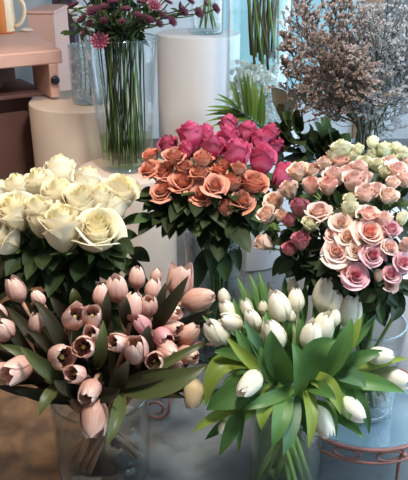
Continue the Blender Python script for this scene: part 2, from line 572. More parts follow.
def rose_bloom(mb, base, axis, w, h, op, n, rnd, ruffle=0.02):
    """Spiral of curled petals: tight upright heart, outer petals leaning out and rolling at their edges."""
    X, Y, Z = frame(axis, rnd.uniform(0, 6))
    U, V = 9, 8
    for i in range(n):
        f = i / (n - 1)
        th = i * 2.39996 + rnd.uniform(-0.3, 0.3)
        r = 0.04 + 0.40 * f ** 0.85
        top = (0.97 - 0.07 * rnd.random()) - (0.10 + 0.24 * op) * f ** 1.3
        ha = PI * (0.74 * (1 - f) + 0.31 * f)
        ph = rnd.uniform(0, 6)
        lean = (op * 0.26 + 0.04) * f ** 1.1 * rnd.uniform(0.7, 1.35)
        roll = (op + 0.35) * rnd.uniform(0.6, 1.5)
        peak = rnd.uniform(1.3, 2.2)
        tilt = rnd.uniform(-0.05, 0.05)
        rows, uvs = [], []
        for b_ in range(V):
            v = b_ / (V - 1)
            row, uvr = [], []
            for a_ in range(U):
                u = a_ / (U - 1) * 2 - 1
                edge = 1 - (0.10 + 0.16 * f) * abs(u) ** peak + tilt * u
                zz = top * v * edge
                belly = math.sin(min(v, 0.62) / 0.62 * PI / 2)
                R = r * (0.30 + 0.70 * belly)
                R -= r * 0.22 * (1 - min(1, op * 1.2) * f) * max(0, v - 0.55) / 0.45 * (0.45 + 0.55 * (1 - f))
                R += lean * v ** 3
                curl = max(0, v - 0.70) / 0.30
                R += 0.085 * f * roll * curl ** 2
                zz -= 0.085 * f * roll * curl ** 3
                R += 0.06 * f * (abs(u) ** 3) * v * v
                R += ruffle * math.sin(3.1 * u + ph) * v * (0.4 + f)
                R += 0.02 * u
                an = th + u * ha * (0.45 + 0.55 * math.sin(PI * (0.10 + 0.5 * v)))
                p = base + (X * math.cos(an) + Y * math.sin(an)) * (R * w) + Z * (zz * h + ruffle * 0.9 * math.sin(5 * u + 2 * ph) * v * h)
                row.append(p)
                uvr.append((f, v))
            rows.append(row)
            uvs.append(uvr)
        mb.grid(rows, uvs)


def tulip_bloom(mb, base, axis, L, w, op, rnd):
    X, Y, Z = frame(axis, rnd.uniform(0, 6))
    U, V = 7, 10
    for k in range(6):
        inner = k % 2
        th = k * PI / 3 + rnd.uniform(-0.08, 0.08)
        rt = 0.13 + 0.62 * op + rnd.uniform(-0.04, 0.06)
        hh = (1.0 - 0.04 * inner) * rnd.uniform(0.90, 1.04)
        rows, uvs = [], []
        for b_ in range(V):
            v = b_ / (V - 1)
            if v < 0.42:
                R = 0.08 + 0.40 * math.sin(v / 0.42 * PI / 2) ** 0.8
            else:
                q = (v - 0.42) / 0.58
                kk = 1 - (min(rt, 0.47) / 0.48) ** 2
                R = 0.48 * math.sqrt(max(0.0, 1 - kk * q ** (1.7 if op < .2 else 2.2)))
                R += max(0.0, rt - 0.47) * q
            R *= 0.88 if inner else 1.0
            q = max(0.0, (v - 0.45) / 0.55)
            wide = 1.12 * (1 - 0.90 * q ** 3.2)
            if R < 0.3:
                wide *= min(1.25, 0.3 / max(R, 0.12)) ** 0.5
            wide *= 0.72 + 0.28 * min(1, v / 0.3)
            row, uvr = [], []
            for a_ in range(U):
                u = a_ / (U - 1) * 2 - 1
                an = th + u * wide
                Rr = R * (1 + 0.05 * (1 - abs(u) * 2.2 if abs(u) < 0.45 else 0)) * (1 - 0.05 * abs(u) ** 2 + 0.055 * u) + 0.012 * math.sin(4 * u + k * 2 + 5 * v) * v
                p = base + (X * math.cos(an) + Y * math.sin(an)) * (Rr * w) + Z * (L * hh * (v - 0.05 * v * abs(u) ** 2 * (1 - v)))
                row.append(p)
                uvr.append(((u + 1) / 2, v))
            rows.append(row)
            uvs.append(uvr)
        mb.grid(rows, uvs)


def tulip_heart(parent, base, axis, L, w, rnd):
    X, Y, Z = frame(axis)
    mb = MB()
    for k in range(6):
        a = k * PI / 3 + 0.2
        d = X * math.cos(a) + Y * math.sin(a)
        p = base + Z * L * 0.1 + d * w * 0.10
        q = base + Z * L * 0.42 + d * w * 0.2
        e = base + Z * L * 0.66 + d * w * 0.22
        mb.tube([p, q, e], [w * 0.02, w * 0.055, w * 0.035], 5)
    mb.build('stamen', M['anther'], parent)
    mb = MB()
    mb.tube([base + Z * L * 0.08, base + Z * L * 0.5, base + Z * L * 0.58], [w * 0.06, w * 0.06, w * 0.10], 6)
    mb.build('pistil', M['pistil'], parent)


def blade(mb, pts, w, nrm, cup=0.18, peak=0.45, twist=0.0):
    """Long leaf along pts; nrm is the way its upper face looks."""
    n = len(pts)
    rows, uvs = [], []
    for i, p in enumerate(pts):
        v = i / (n - 1)
        t = (pts[min(i + 1, n - 1)] - pts[max(i - 1, 0)]).normalized()
        nn = nrm - t * nrm.dot(t)
        if nn.length < 1e-4:
            nn = Vector((0, 0, 1))
        nn.normalize()
        s = t.cross(nn)
        if twist:
            a = twist * v
            s, nn = s * math.cos(a) + nn * math.sin(a), nn * math.cos(a) - s * math.sin(a)
        q = v / peak if v < peak else (1 - v) / (1 - peak)
        ww = w * 0.5 * (0.30 + 0.70 * math.sin(q * PI / 2) if v < peak else math.sin(q * PI / 2) ** 0.85)
        rows.append([p + s * ww * u + nn * (cup * ww * (abs(u) ** 1.5 - 0.3)) for u in (-1, -0.6, -0.25, 0, 0.25, 0.6, 1)])
        uvs.append([(0.5 + u / 2, v) for u in (-1, -0.6, -0.25, 0, 0.25, 0.6, 1)])
    mb.grid(rows, uvs)


def ovate(mb, base, d, nrm, L, w, droop=0.2, fold=0.25):
    d = d.normalized()
    pts = [base + d * (L * k / 7) - Vector((0, 0, 1)) * (droop * L * (k / 7) ** 2) for k in range(8)]
    blade(mb, pts, w, nrm, cup=fold, peak=0.42)


def stem_path(top, axis, vs, phi, rnd, bow=0.35, spread=0.75, cross=True):
    """From under the bloom, through the vase mouth, down to the vase bottom."""
    c = vs['c']
    k = rnd.uniform(0.25, spread)
    neck = Vector((c.x + math.cos(phi) * vs['r1'] * k, c.y + math.sin(phi) * vs['r1'] * k, vs['zr']))
    k2 = rnd.uniform(0.45, 1.0)
    ph2 = phi + (PI + rnd.uniform(-0.7, 0.7) if cross else rnd.uniform(-1.2, 1.2))
    bot = Vector((c.x + math.cos(ph2) * vs['r0'] * k2, c.y + math.sin(ph2) * vs['r0'] * k2, vs['zb'] + 0.004))
    L = (top - neck).length
    upw = (neck - bot).normalized()
    path = bez(top, top - axis * L * bow, neck + upw * L * 0.35, neck, 9)
    path += [neck + (bot - neck) * q for q in (0.25, 0.5, 0.75, 1.0)]
    return path


def px_len(p, px):
    return px / F * depth(p)


# ------------------------------------------------------------------ pale pink tulips
# x, y, length px, (right, up, towards), openness, label
PT = [
 (16, 290, 26, (-.35, .85, .25), .10, 'pink tulip leaning left, topmost at the far left of the pink bunch'),
 (38, 298, 18, (-.5, .8, .2), .05, 'small pink tulip bud half behind a bronze leaf, right of the topmost left tulip'),
 (37, 323, 22, (.1, .9, .35), .08, 'closed upright pink tulip alone above the olive leaf at left'),
 (3, 329, 28, (-.2, .5, .8), .15, 'pink tulip cut by the left edge, the larger of two there at mid height'),
 (0, 313, 18, (-.3, .9, .3), .10, 'small pink tulip tip cut by the left edge, above the larger one'),
 (18, 369, 30, (-.62, -.30, .72), .40, 'open pink tulip drooping to the lower left, second from the left edge'),
 (0, 372, 24, (-.7, -.1, .6), .25, 'pink tulip cut by the left edge, lowest there beside the open drooping one'),
 (74, 318, 28, (.40, .45, .62), .42, 'open pink tulip showing its dark heart, left of a pair at the middle top'),
 (92, 317, 24, (.15, .62, .72), .46, 'open pale pink tulip facing up, right of a pair at the middle top'),
 (93, 335, 21, (-.25, .45, .82), .34, 'small half open pink tulip below the open pair'),
 (84, 347, 26, (.0, .15, .98), .46, 'open pink tulip facing straight out, beside the tulip that opens right'),
 (61, 357, 30, (.55, .10, .80), .44, 'open pink tulip turned to the right with a yellow heart, largest in the left middle'),
 (76, 374, 22, (-.35, .25, .88), .48, 'small ragged wide open pink tulip in the lower middle'),
 (90, 391, 26, (-.15, -.45, .85), .30, 'pink tulip nodding just above the lowest drooping one'),
 (94, 417, 36, (.02, -.88, .38), .32, 'large pink tulip hanging lowest in front of the glass vase'),
 (101, 295, 22, (.0, .98, .15), .05, 'slim closed pink tulip bud standing upright left of the tall cup'),
 (117, 289, 28, (-.1, .88, .42), .22, 'upright pink tulip cup at the top, left of the back pair'),
 (119, 343, 23, (-.55, .25, .76), .42, 'open pink tulip turned left with a dark heart, left of the big cup'),
 (137, 278, 22, (.05, .96, .2), .12, 'upright pink tulip behind the others at the top, left of two small buds'),
 (156, 276, 16, (.1, .98, .1), .05, 'smallest pink tulip bud at the top, behind another'),
 (153, 289, 22, (.05, .96, .2), .08, 'closed pink tulip in front of the smallest top bud'),
 (180, 282, 34, (.06, .95, .2), .40, 'large upright open pink tulip standing tallest at the right'),
 (198, 300, 32, (.95, .22, .25), .06, 'large pink tulip lying level and pointing right, outermost on the right'),
 (133, 306, 30, (.18, .95, .2), .10, 'long upright pink tulip in the centre of the right half'),
 (149, 306, 22, (.1, .8, .55), .20, 'rounded pink tulip beside the long upright one'),
 (170, 313, 22, (.90, .05, .42), .22, 'pink tulip opening to the right under the tallest one'),
 (142, 324, 22, (-.55, .7, .45), .10, 'rosy pink closed tulip leaning left above the big cup'),
 (173, 328, 20, (.75, -.1, .65), .34, 'small pink tulip opening right with a dark heart, below the level ones'),
 (189, 334, 25, (.62, .70, .3), .14, 'pink tulip pointing up to the right at the right edge'),
 (163, 337, 23, (.45, -.2, .85), .28, 'rosy pink tulip facing down to the right, in the right cluster'),
 (136, 350, 31, (-.05, .72, .68), .24, 'biggest pink tulip cup, in front at the right of the vase'),
 (155, 361, 23, (-.05, .1, .98), .44, 'open pink tulip with a dark round mouth beside the biggest cup'),
 (168, 351, 26, (.55, -.25, .75), .10, 'closed pink tulip nodding right, above the small lowest right one'),
 (188, 355, 24, (.75, -.1, .6), .16, 'pink tulip pointing right at the lower right corner of the bunch'),
 (176, 366, 19, (.55, -.4, .7), .10, 'small pink tulip lowest on the right, above the broad olive leaf'),
]
C_PT = Vector((-0.20, 1.13, 0.23)); R_PT = (0.26, 0.22, 0.185)


def tulip(row, c, r, vs, mat, smat, sr, group, seed, k=1.0, wide=0.76, cat='tulip', name='tulip', leaf_mat=None, nleaf=1):
    px, py, Lp, ax, op, label = row
    rnd = random.Random(seed)
    ctr = dome(px, py, c, r, k)
    axis = cs(*ax)
    L = px_len(ctr, Lp) * (1.06 + 0.14 * abs(ax[2]))
    w = L * wide * (0.95 + 0.12 * op)
    base = ctr - axis * L * 0.5
    phi = math.atan2(ctr.y - c.y, ctr.x - c.x)
    path = stem_path(base + axis * L * 0.02, axis, vs, phi, rnd)
    t = thing(name, path[-1], label, cat, group)
    mb = MB(); tulip_bloom(mb, base, axis, L, w, op, rnd)
    blm = mb.build('bloom', M[mat], t)
    if op > 0.25:
        tulip_heart(blm, base, axis, L, w, rnd)
    mb = MB(); mb.tube(path, [sr * 0.85] * 4 + [sr] * (len(path) - 4), 8)
    mb.build('stem', M[smat], t)
    for q in range(nleaf):
        i0 = rnd.choice((6, 7, 8))
        o = path[i0]
        out = Vector((math.cos(phi + rnd.uniform(-.9, .9)), math.sin(phi + rnd.uniform(-.9, .9)), 0))
        mid = o + (ctr - o) * 0.55 + out * 0.02
        tip = o + (ctr - o) * rnd.uniform(0.78, 1.0) + out * rnd.uniform(0.01, 0.05) - Vector((0, 0, rnd.uniform(0.0, 0.04)))
        mb = MB()
        blade(mb, bez2(o, mid, tip, 10), rnd.uniform(0.022, 0.034), (out + cs(0, .4, 1) * 0.7).normalized(), cup=0.35, twist=rnd.uniform(-.5, .5))
        mb.build('leaf', M[leaf_mat], t)
    return dict(t=t, ctr=ctr, px=(px, py))


PINK = []
for i, row in enumerate(PT):
    mt = 'rosy_tulip' if 'rosy' in row[5] else 'pink_tulip'
    PINK.append(tulip(row, C_PT, R_PT, V_PINKT, mt, 'stem_red', 0.0052, 'pale pink tulips in the front left vase', 100 + i, leaf_mat='leaf_brown', nleaf=2))


def px_leaf(owners, spec):
    """A long leaf drawn from base over bend to tip; it grows on the tulip standing nearest its tip."""
    (x0, y0, t0), (x1, y1, t1), (x2, y2, t2), wpx, mat, tw = spec
    a, b_, c_ = at_t(x0, y0, t0), at_t(x1, y1, t1), at_t(x2, y2, t2)
    own = min(owners, key=lambda o: (o['px'][0] - (x1 + x2) / 2) ** 2 + (o['px'][1] - (y1 + y2) / 2) ** 2 + 900 * o.get('n', 0))
    own['n'] = own.get('n', 0) + 1
    mb = MB()
    w = wpx / F * t1
    blade(mb, bez2(a, b_, c_, 12), w, cs(tw, .35, 1), cup=0.30)
    mb.build('leaf', M[mat], own['t'])


for s in [
 ((62, 365, 1.22), (28, 330, 1.20), (6, 306, 1.25), 13, 'leaf_brown', .2),
 ((70, 372, 1.22), (60, 325, 1.15), (33, 299, 1.19), 15, 'leaf_brown', .3),
 ((84, 392, 1.20), (45, 372, 1.11), (20, 346, 1.13), 17, 'leaf_olive', -.2),
 ((70, 375, 1.22), (48, 338, 1.16), (26, 330, 1.19), 12, 'leaf_brown', -.3),
 ((150, 335, 1.25), (166, 312, 1.17), (189, 275, 1.17), 15, 'leaf_brown', .1),
 ((118, 388, 1.18), (160, 392, 1.10), (206, 366, 1.14), 27, 'leaf_olive', .2),
 ((112, 398, 1.18), (118, 380, 1.12), (129, 360, 1.14), 17, 'leaf_brown', .1),
 ((122, 388, 1.18), (120, 415, 1.08), (106, 447, 1.08), 15, 'leaf_olive', .2),
 ((70, 382, 1.20), (48, 388, 1.12), (39, 416, 1.12), 16, 'leaf_olive', -.2),
 ((104, 335, 1.24), (106, 315, 1.17), (108, 289, 1.19), 11, 'leaf_brown', .1),
 ((128, 330, 1.24), (124, 310, 1.17), (126, 296, 1.19), 12, 'leaf_brown', .1),
 ((150, 360, 1.20), (144, 340, 1.14), (149, 325, 1.16), 13, 'leaf_brown', .1),
 ((95, 372, 1.20), (104, 352, 1.12), (103, 320, 1.15), 14, 'leaf_olive', .1),
 ((110, 390, 1.18), (150, 372, 1.12), (186, 372, 1.14), 14, 'leaf_brown', .1),
 ((120, 392, 1.18), (180, 352, 1.13), (209, 342, 1.18), 10, 'leaf_olive', .1),
 ((60, 380, 1.22), (30, 352, 1.17), (0, 345, 1.18), 14, 'leaf_olive', -.1),
 ((40, 365, 1.24), (20, 345, 1.20), (-8, 300, 1.24), 12, 'leaf_brown', -.1),
 ((75, 330, 1.28), (62, 312, 1.22), (50, 296, 1.24), 12, 'leaf_brown', -.1),
 ((80, 320, 1.30), (76, 300, 1.24), (73, 288, 1.26), 14, 'leaf_olive', -.1),
 ((155, 330, 1.26), (160, 300, 1.20), (166, 282, 1.22), 10, 'leaf_brown', .1),
 ((84, 394, 1.19), (112, 400, 1.10), (120, 388, 1.10), 16, 'leaf_brown', .1),
 ((84, 390, 1.19), (66, 392, 1.11), (54, 380, 1.11), 16, 'leaf_brown', .1),
]:
    px_leaf(PINK, s)

# ------------------------------------------------------------------ white tulips
WT = [
 (224, 297, 18, (-.3, .95, .15), .08, 'small white tulip highest at the left of the white tulips'),
 (229, 311, 24, (-.55, .75, .3), .08, 'white tulip leaning left, second down at the left'),
 (231, 322, 26, (-.75, .30, .4), .06, 'white tulip lying nearly level above the long left tulip'),
 (217, 333, 32, (-.55, .72, .35), .08, 'long white tulip leaning out furthest on the left'),
 (247, 308, 18, (-.3, .9, .3), .05, 'short white tulip bud between the left cluster and the tall middle one'),
 (253, 320, 23, (-.4, .85, .3), .06, 'white tulip rising behind narrow leaves in the left middle'),
 (263, 308, 14, (-.1, .95, .2), .02, 'tiny white bud tip peeping left of the tall middle tulip'),
 (279, 306, 33, (-.32, .9, .25), .06, 'tall closed white tulip at the top middle'),
 (274, 335, 34, (-.35, .88, .35), .06, 'white tulip wrapped in a broad green leaf at the centre'),
 (250, 383, 30, (-.62, -.55, .5), .14, 'white tulip drooping left above the broad level leaf'),
 (293, 287, 18, (-.05, .98, .1), .04, 'narrow white bud behind at the top, left of the big double bloom'),
 (296, 300, 24, (-.1, .96, .2), .06, 'white tulip below the narrow bud, left of the big double bloom'),
 (291, 316, 14, (-.2, .9, .3), .02, 'tiny white bud tip at the centre among leaves'),
 (326, 295, 38, (.05, .96, .25), .10, 'biggest white tulip, top right with full rounded petals'),
 (335, 303, 26, (.2, .93, .25), .08, 'white tulip tucked against the biggest one'),
 (350, 311, 34, (.12, .95, .25), .16, 'wide upright white tulip at the right with pointed petal tips'),
 (323, 327, 32, (.25, .92, .28), .06, 'white tulip leaning right in front of the biggest ones'),
 (311, 336, 31, (.15, .92, .35), .06, 'white tulip standing in front, left of the leaning one'),
 (335, 318, 18, (.2, .95, .2), .04, 'small white tulip between the leaning one and the wide one'),
 (394, 379, 30, (.93, -.12, .3), .08, 'creamy white tulip reaching furthest to the right'),
 (380, 356, 26, (.9, .15, .3), .06, 'pale tulip half hidden by the leaves fanning right'),
 (321, 421, 32, (.42, -.85, .3), .10, 'white tulip hanging down right of the vase'),
 (352, 409, 30, (.75, -.6, .25), .06, 'slim white tulip pointing down right beneath a yellow green leaf'),
 (222, 428, 12, (-.4, -.85, .3), .02, 'tiny white bud tip hanging at the lower left leaves'),
 (193, 394, 30, (-.12, -.95, .2), .16, 'beige tulip hanging head down, outermost left of the white tulips'),
]
C_WT = Vector((0.165, 1.06, 0.285)); R_WT = (0.21, 0.17, 0.165)
WHITE = []
for i, row in enumerate(WT):
    mt = 'beige_tulip' if row[5].startswith('beige') else 'white_tulip'
    k = 1.0
    if i in (10, 6, 12):
        k = 0.9
    if i == 9:
        k = 1.24
    if i in (21, 22):
        k = 1.06
    WHITE.append(tulip(row, C_WT, R_WT, V_WHITET, mt, 'stem_pale', 0.0050, 'white tulips in the bottom middle vase', 300 + i, k=k, wide=0.70, leaf_mat='leaf_tulip', nleaf=1))

G, Lm, Bl = 'leaf_tulip', 'leaf_lime', 'leaf_blue'
for s in [
 ((250, 366, 1.16), (212, 346, 1.11), (206, 406, 1.12), 22, Lm, -.3),
 ((290, 386, 1.12), (242, 384, 1.06), (206, 410, 1.09), 34, G, -.1),
 ((250, 404, 1.10), (214, 412, 1.09), (192, 433, 1.10), 11, Lm, -.1),
 ((240, 408, 1.10), (234, 426, 1.08), (219, 456, 1.10), 15, G, -.1),
 ((246, 404, 1.10), (238, 428, 1.09), (239, 452, 1.10), 7, G, .1),
 ((278, 384, 1.12), (262, 400, 1.05), (261, 430, 1.06), 18, Lm, -.1),
 ((284, 384, 1.12), (286, 412, 1.04), (272, 447, 1.05), 21, G, .1),
 ((294, 386, 1.12), (296, 420, 1.05), (283, 456, 1.05), 17, Bl, .2),
 ((302, 376, 1.13), (334, 376, 1.06), (341, 415, 1.07), 20, Lm, .2),
 ((300, 380, 1.13), (318, 400, 1.05), (308, 450, 1.05), 14, Lm, .2),
 ((322, 392, 1.13), (338, 410, 1.09), (336, 440, 1.10), 6, G, .2),
 ((322, 380, 1.14), (358, 396, 1.10), (357, 437, 1.12), 14, Bl, .2),
 ((330, 376, 1.15), (368, 394, 1.13), (369, 435, 1.14), 13, G, .2),
 ((318, 382, 1.14), (362, 374, 1.09), (406, 393, 1.10), 19, G, .1),
 ((325, 378, 1.15), (368, 362, 1.12), (408, 358, 1.14), 13, Lm, .1),
 ((322, 380, 1.15), (352, 356, 1.10), (386, 351, 1.12), 16, G, .1),
 ((330, 376, 1.15), (372, 372, 1.12), (401, 367, 1.14), 10, 'leaf_olive', .1),
 ((306, 400, 1.12), (300, 348, 1.05), (336, 340, 1.06), 30, G, .3),
 ((318, 384, 1.14), (344, 352, 1.07), (352, 318, 1.09), 20, G, -.1),
 ((322, 378, 1.14), (350, 346, 1.08), (362, 316, 1.10), 15, Lm, -.1),
 ((335, 362, 1.15), (362, 336, 1.12), (376, 314, 1.14), 9, G, -.1),
 ((270, 350, 1.22), (252, 310, 1.20), (237, 276, 1.24), 13, G, .2),
 ((276, 346, 1.22), (262, 306, 1.20), (249, 273, 1.24), 13, G, .2),
 ((282, 340, 1.22), (266, 304, 1.20), (258, 270, 1.24), 12, G, .2),
 ((284, 335, 1.24), (272, 305, 1.24), (268, 282, 1.27), 11, 'leaf_olive', .2),
 ((292, 335, 1.24), (284, 305, 1.23), (285, 276, 1.26), 11, G, .1),
 ((300, 335, 1.24), (302, 305, 1.24), (306, 284, 1.27), 11, G, .1),
 ((322, 325, 1.24), (330, 300, 1.24), (329, 270, 1.27), 9, G, .1),
 ((246, 360, 1.18), (226, 336, 1.15), (202, 315, 1.17), 11, G, -.1),
 ((256, 350, 1.18), (242, 326, 1.14), (233, 298, 1.17), 10, G, -.1),
 ((282, 372, 1.16), (272, 340, 1.10), (265, 310, 1.14), 14, G, -.1),
 ((272, 384, 1.15), (252, 358, 1.07), (235, 328, 1.10), 17, G, -.2),
 ((278, 382, 1.15), (262, 350, 1.07), (244, 320, 1.10), 15, Bl, -.2),
 ((282, 384, 1.14), (264, 372, 1.04), (261, 346, 1.06), 16, G, -.2),
 ((292, 384, 1.14), (272, 362, 1.03), (271, 330, 1.04), 26, G, -.2),
 ((296, 402, 1.12), (308, 370, 1.03), (292, 342, 1.05), 20, G, .2),
 ((288, 388, 1.14), (250, 366, 1.05), (226, 336, 1.08), 14, Lm, -.2),
 ((300, 374, 1.15), (306, 345, 1.09), (298, 318, 1.12), 16, G, .1),
 ((312, 370, 1.15), (320, 352, 1.09), (318, 330, 1.11), 14, Bl, .1),
 ((298, 362, 1.18), (296, 330, 1.14), (301, 306, 1.17), 14, G, .1),
 ((330, 372, 1.15), (352, 372, 1.09), (366, 388, 1.08), 20, Bl, .1),
 ((300, 388, 1.12), (268, 398, 1.05), (244, 410, 1.06), 14, G, .0),
 ((304, 386, 1.13), (322, 386, 1.05), (336, 400, 1.04), 16, G, .0),
 ((270, 380, 1.14), (240, 372, 1.08), (222, 384, 1.09), 14, G, .0),
 ((340, 375, 1.15), (352, 398, 1.08), (348, 420, 1.08), 16, G, .1),
 ((262, 355, 1.19), (240, 330, 1.17), (240, 296, 1.20), 9, G, .2),
 ((280, 350, 1.19), (262, 330, 1.15), (258, 300, 1.18), 9, 'leaf_olive', .2),
 ((288, 356, 1.18), (286, 336, 1.12), (290, 308, 1.15), 10, G, .1),
 ((304, 356, 1.18), (302, 338, 1.13), (300, 318, 1.15), 10, Bl, .1),
 ((312, 352, 1.18), (318, 326, 1.15), (314, 298, 1.18), 9, G, .0),
 ((330, 350, 1.18), (340, 320, 1.15), (338, 290, 1.18), 9, G, -.1),
 ((340, 350, 1.17), (358, 330, 1.14), (366, 306, 1.16), 9, G, -.2),
 ((256, 362, 1.17), (228, 350, 1.12), (214, 352, 1.12), 12, G, -.2),
 ((264, 376, 1.15), (244, 352, 1.09), (248, 336, 1.11), 12, G, .2),
 ((318, 372, 1.15), (330, 352, 1.08), (322, 338, 1.10), 13, G, .2),
]:
    px_leaf(WHITE, s)


# ------------------------------------------------------------------ roses
def sepals(mb, base, axis, w, rnd, n=5):
    X, Y, Z = frame(axis, rnd.uniform(0, 6))
    for k in range(n):
        a = 2 * PI * k / n
        d = X * math.cos(a) + Y * math.sin(a)
        p0 = base - Z * w * 0.03
        p1 = base + d * w * 0.26 + Z * w * 0.06
        p2 = base + d * w * rnd.uniform(0.36, 0.5) + Z * w * rnd.uniform(-0.12, 0.28)
        blade(mb, bez2(p0, p1, p2, 4), w * 0.17, d, cup=0.1)
    mb.ball(base - Z * w * 0.04, w * 0.11, 8, 5)


def rose(row, c, r, vs, mat, group, seed, smat='stem_green', nleaf=4, leaf='leaf_dark', leafL=(0.045, 0.07), k=1.0, n=20, ruffle=0.02, ratio=1.0, grow=1.0, low=7):
    px, py, wp, ax, op, label = row
    rnd = random.Random(seed)
    ctr = dome(px, py, c, r, k)
    ctr = EYE + (ctr - EYE) * (1 + rnd.uniform(-.012, .012))
    axis = cs(*ax)
    w = grow * px_len(ctr, wp) / (0.84 + (0.46 if op > .45 else 0.30) * op)
    h = w * ratio * (1.22 - 0.34 * op)
    base = ctr - axis * h * 0.45
    phi = math.atan2(ctr.y - c.y, ctr.x - c.x)
    path = stem_path(base + axis * h * 0.02, axis, vs, phi, rnd)
    t = thing('rose', path[-1], label, 'rose', group)
    mb = MB(); rose_bloom(mb, base, axis, w, h, op, n, rnd, ruffle)
    mb.build('bloom', M[mat], t)
    mb = MB(); sepals(mb, base, axis, w, rnd)
    mb.build('sepals', M['sepal'], t)
    mb = MB(); mb.tube(path, [0.0026] * 4 + [0.003] * (len(path) - 4), 6)
    mb.build('stem', M[smat], t)
    for q in range(2):
        o = path[2]
        d = (axis * .5 + cs(rnd.uniform(-1, 1), rnd.uniform(-.8, .5), -.1)).normalized()
        mb = MB(); ovate(mb, o, d, (cs(0, .5, .9) + Vector((rnd.uniform(-.4, .4), 0, 0))).normalized(), rnd.uniform(.04, .058), rnd.uniform(.022, .03), .2)
        mb.build('leaf', M[leaf], t)
    for q in range(nleaf):
        o = path[rnd.randint(2, low)]
        az = phi + rnd.uniform(-1.3, 1.3)
        d = Vector((math.cos(az), math.sin(az), rnd.uniform(-.5, .35)))
        d = (d + cs(0, -.25, .55)).normalized()
        L = rnd.uniform(*leafL)
        tw = o + d * L * 0.45
        mb = MB()
        mb.tube([o, o + d * L * 0.22, tw], 0.0012, 4)
        ovate(mb, o + d * L * 0.3, d, (cs(0, .5, .8) + Vector((0, 0, .6)) + Vector((rnd.uniform(-.5, .5), 0, 0))).normalized(), L, L * rnd.uniform(0.5, 0.66), rnd.uniform(0.1, 0.5))
        mb.build('leaf', M[leaf], t)
    return dict(t=t, ctr=ctr, px=(px, py))


def ovate_px(owners, lst, n0=cs(0, .35, 1)):
    for x0, y0, t0, x2, y2, t2, wpx, mat in lst:
        a, c_ = at_t(x0, y0, t0), at_t(x2, y2, t2)
        mid = (a + c_) / 2 + cs(0, .5, .5) * (a - c_).length * 0.12
        own = min(owners, key=lambda o: (o['px'][0] - x0) ** 2 + (o['px'][1] - y0) ** 2 + 900 * o.get('n', 0))
        own['n'] = own.get('n', 0) + 1
        mb = MB()
        blade(mb, bez2(a, mid, c_, 9), wpx / F * t2, n0, cup=0.25, peak=0.45)
        mb.build('leaf', M[mat], own['t'])


# white roses
WR = [
 (60, 174, 27, (.0, .97, .25), .25, 'tall white rose highest in the middle of the white roses'),
 (38, 185, 26, (-.1, .8, .55), .45, 'white rose left of the tallest white rose'),
 (19, 190, 27, (-.2, .8, .5), .45, 'white rose second from the left in the back row'),
 (16, 213, 36, (-.15, .65, .7), .60, 'large white rose at left, in front of the back row'),
 (3, 237, 34, (-.4, .5, .7), .60, 'white rose cut by the left edge, lowest there'),
 (38, 211, 26, (.0, .75, .6), .45, 'white rose between the large left one and the front one'),
 (58, 197, 30, (.05, .8, .55), .40, 'white rose directly below the tallest one'),
 (87, 184, 25, (.1, .95, .25), .25, 'upright white rose right of the tallest one, before the low plinth'),
 (80, 205, 36, (.1, .72, .65), .55, 'broad white rose behind the front pair'),
 (118, 195, 34, (.3, .75, .55), .55, 'white rose highest at the right end of the bunch'),
 (113, 210, 24, (.15, .92, .3), .15, 'narrow white rosebud below the right end rose'),
 (62, 229, 42, (-.02, .78, .55), .62, 'largest white rose, front left of the front pair, with pointed outer petals'),
 (97, 233, 42, (.18, .55, .78), .62, 'white rose with a spiral heart, front right of the front pair'),
 (2, 193, 22, (-.3, .9, .3), .40, 'white rose cut by the left edge, highest there'),
 (41, 224, 22, (.0, .8, .5), .30, 'white rose half hidden left of the largest one'),
 (100, 200, 24, (.1, .8, .5), .35, 'white rose half hidden between the broad one and the right end'),
]
C_WR = Vector((-0.32, 1.52, 0.385)); R_WR = (0.24, 0.19, 0.115)
WROSE = []
for i, row in enumerate(WR):
    WROSE.append(rose(row[:3] + ((row[3][0], row[3][1], row[3][2] * .8), row[4] * .68) + row[5:], C_WR, R_WR, V_WROSE, 'white_rose', 'white roses at the left', 500 + i, nleaf=8, leafL=(0.055, 0.09), n=20, ratio=1.16, ruffle=0.018))
DK, MD = 'leaf_dark', 'leaf_mid'
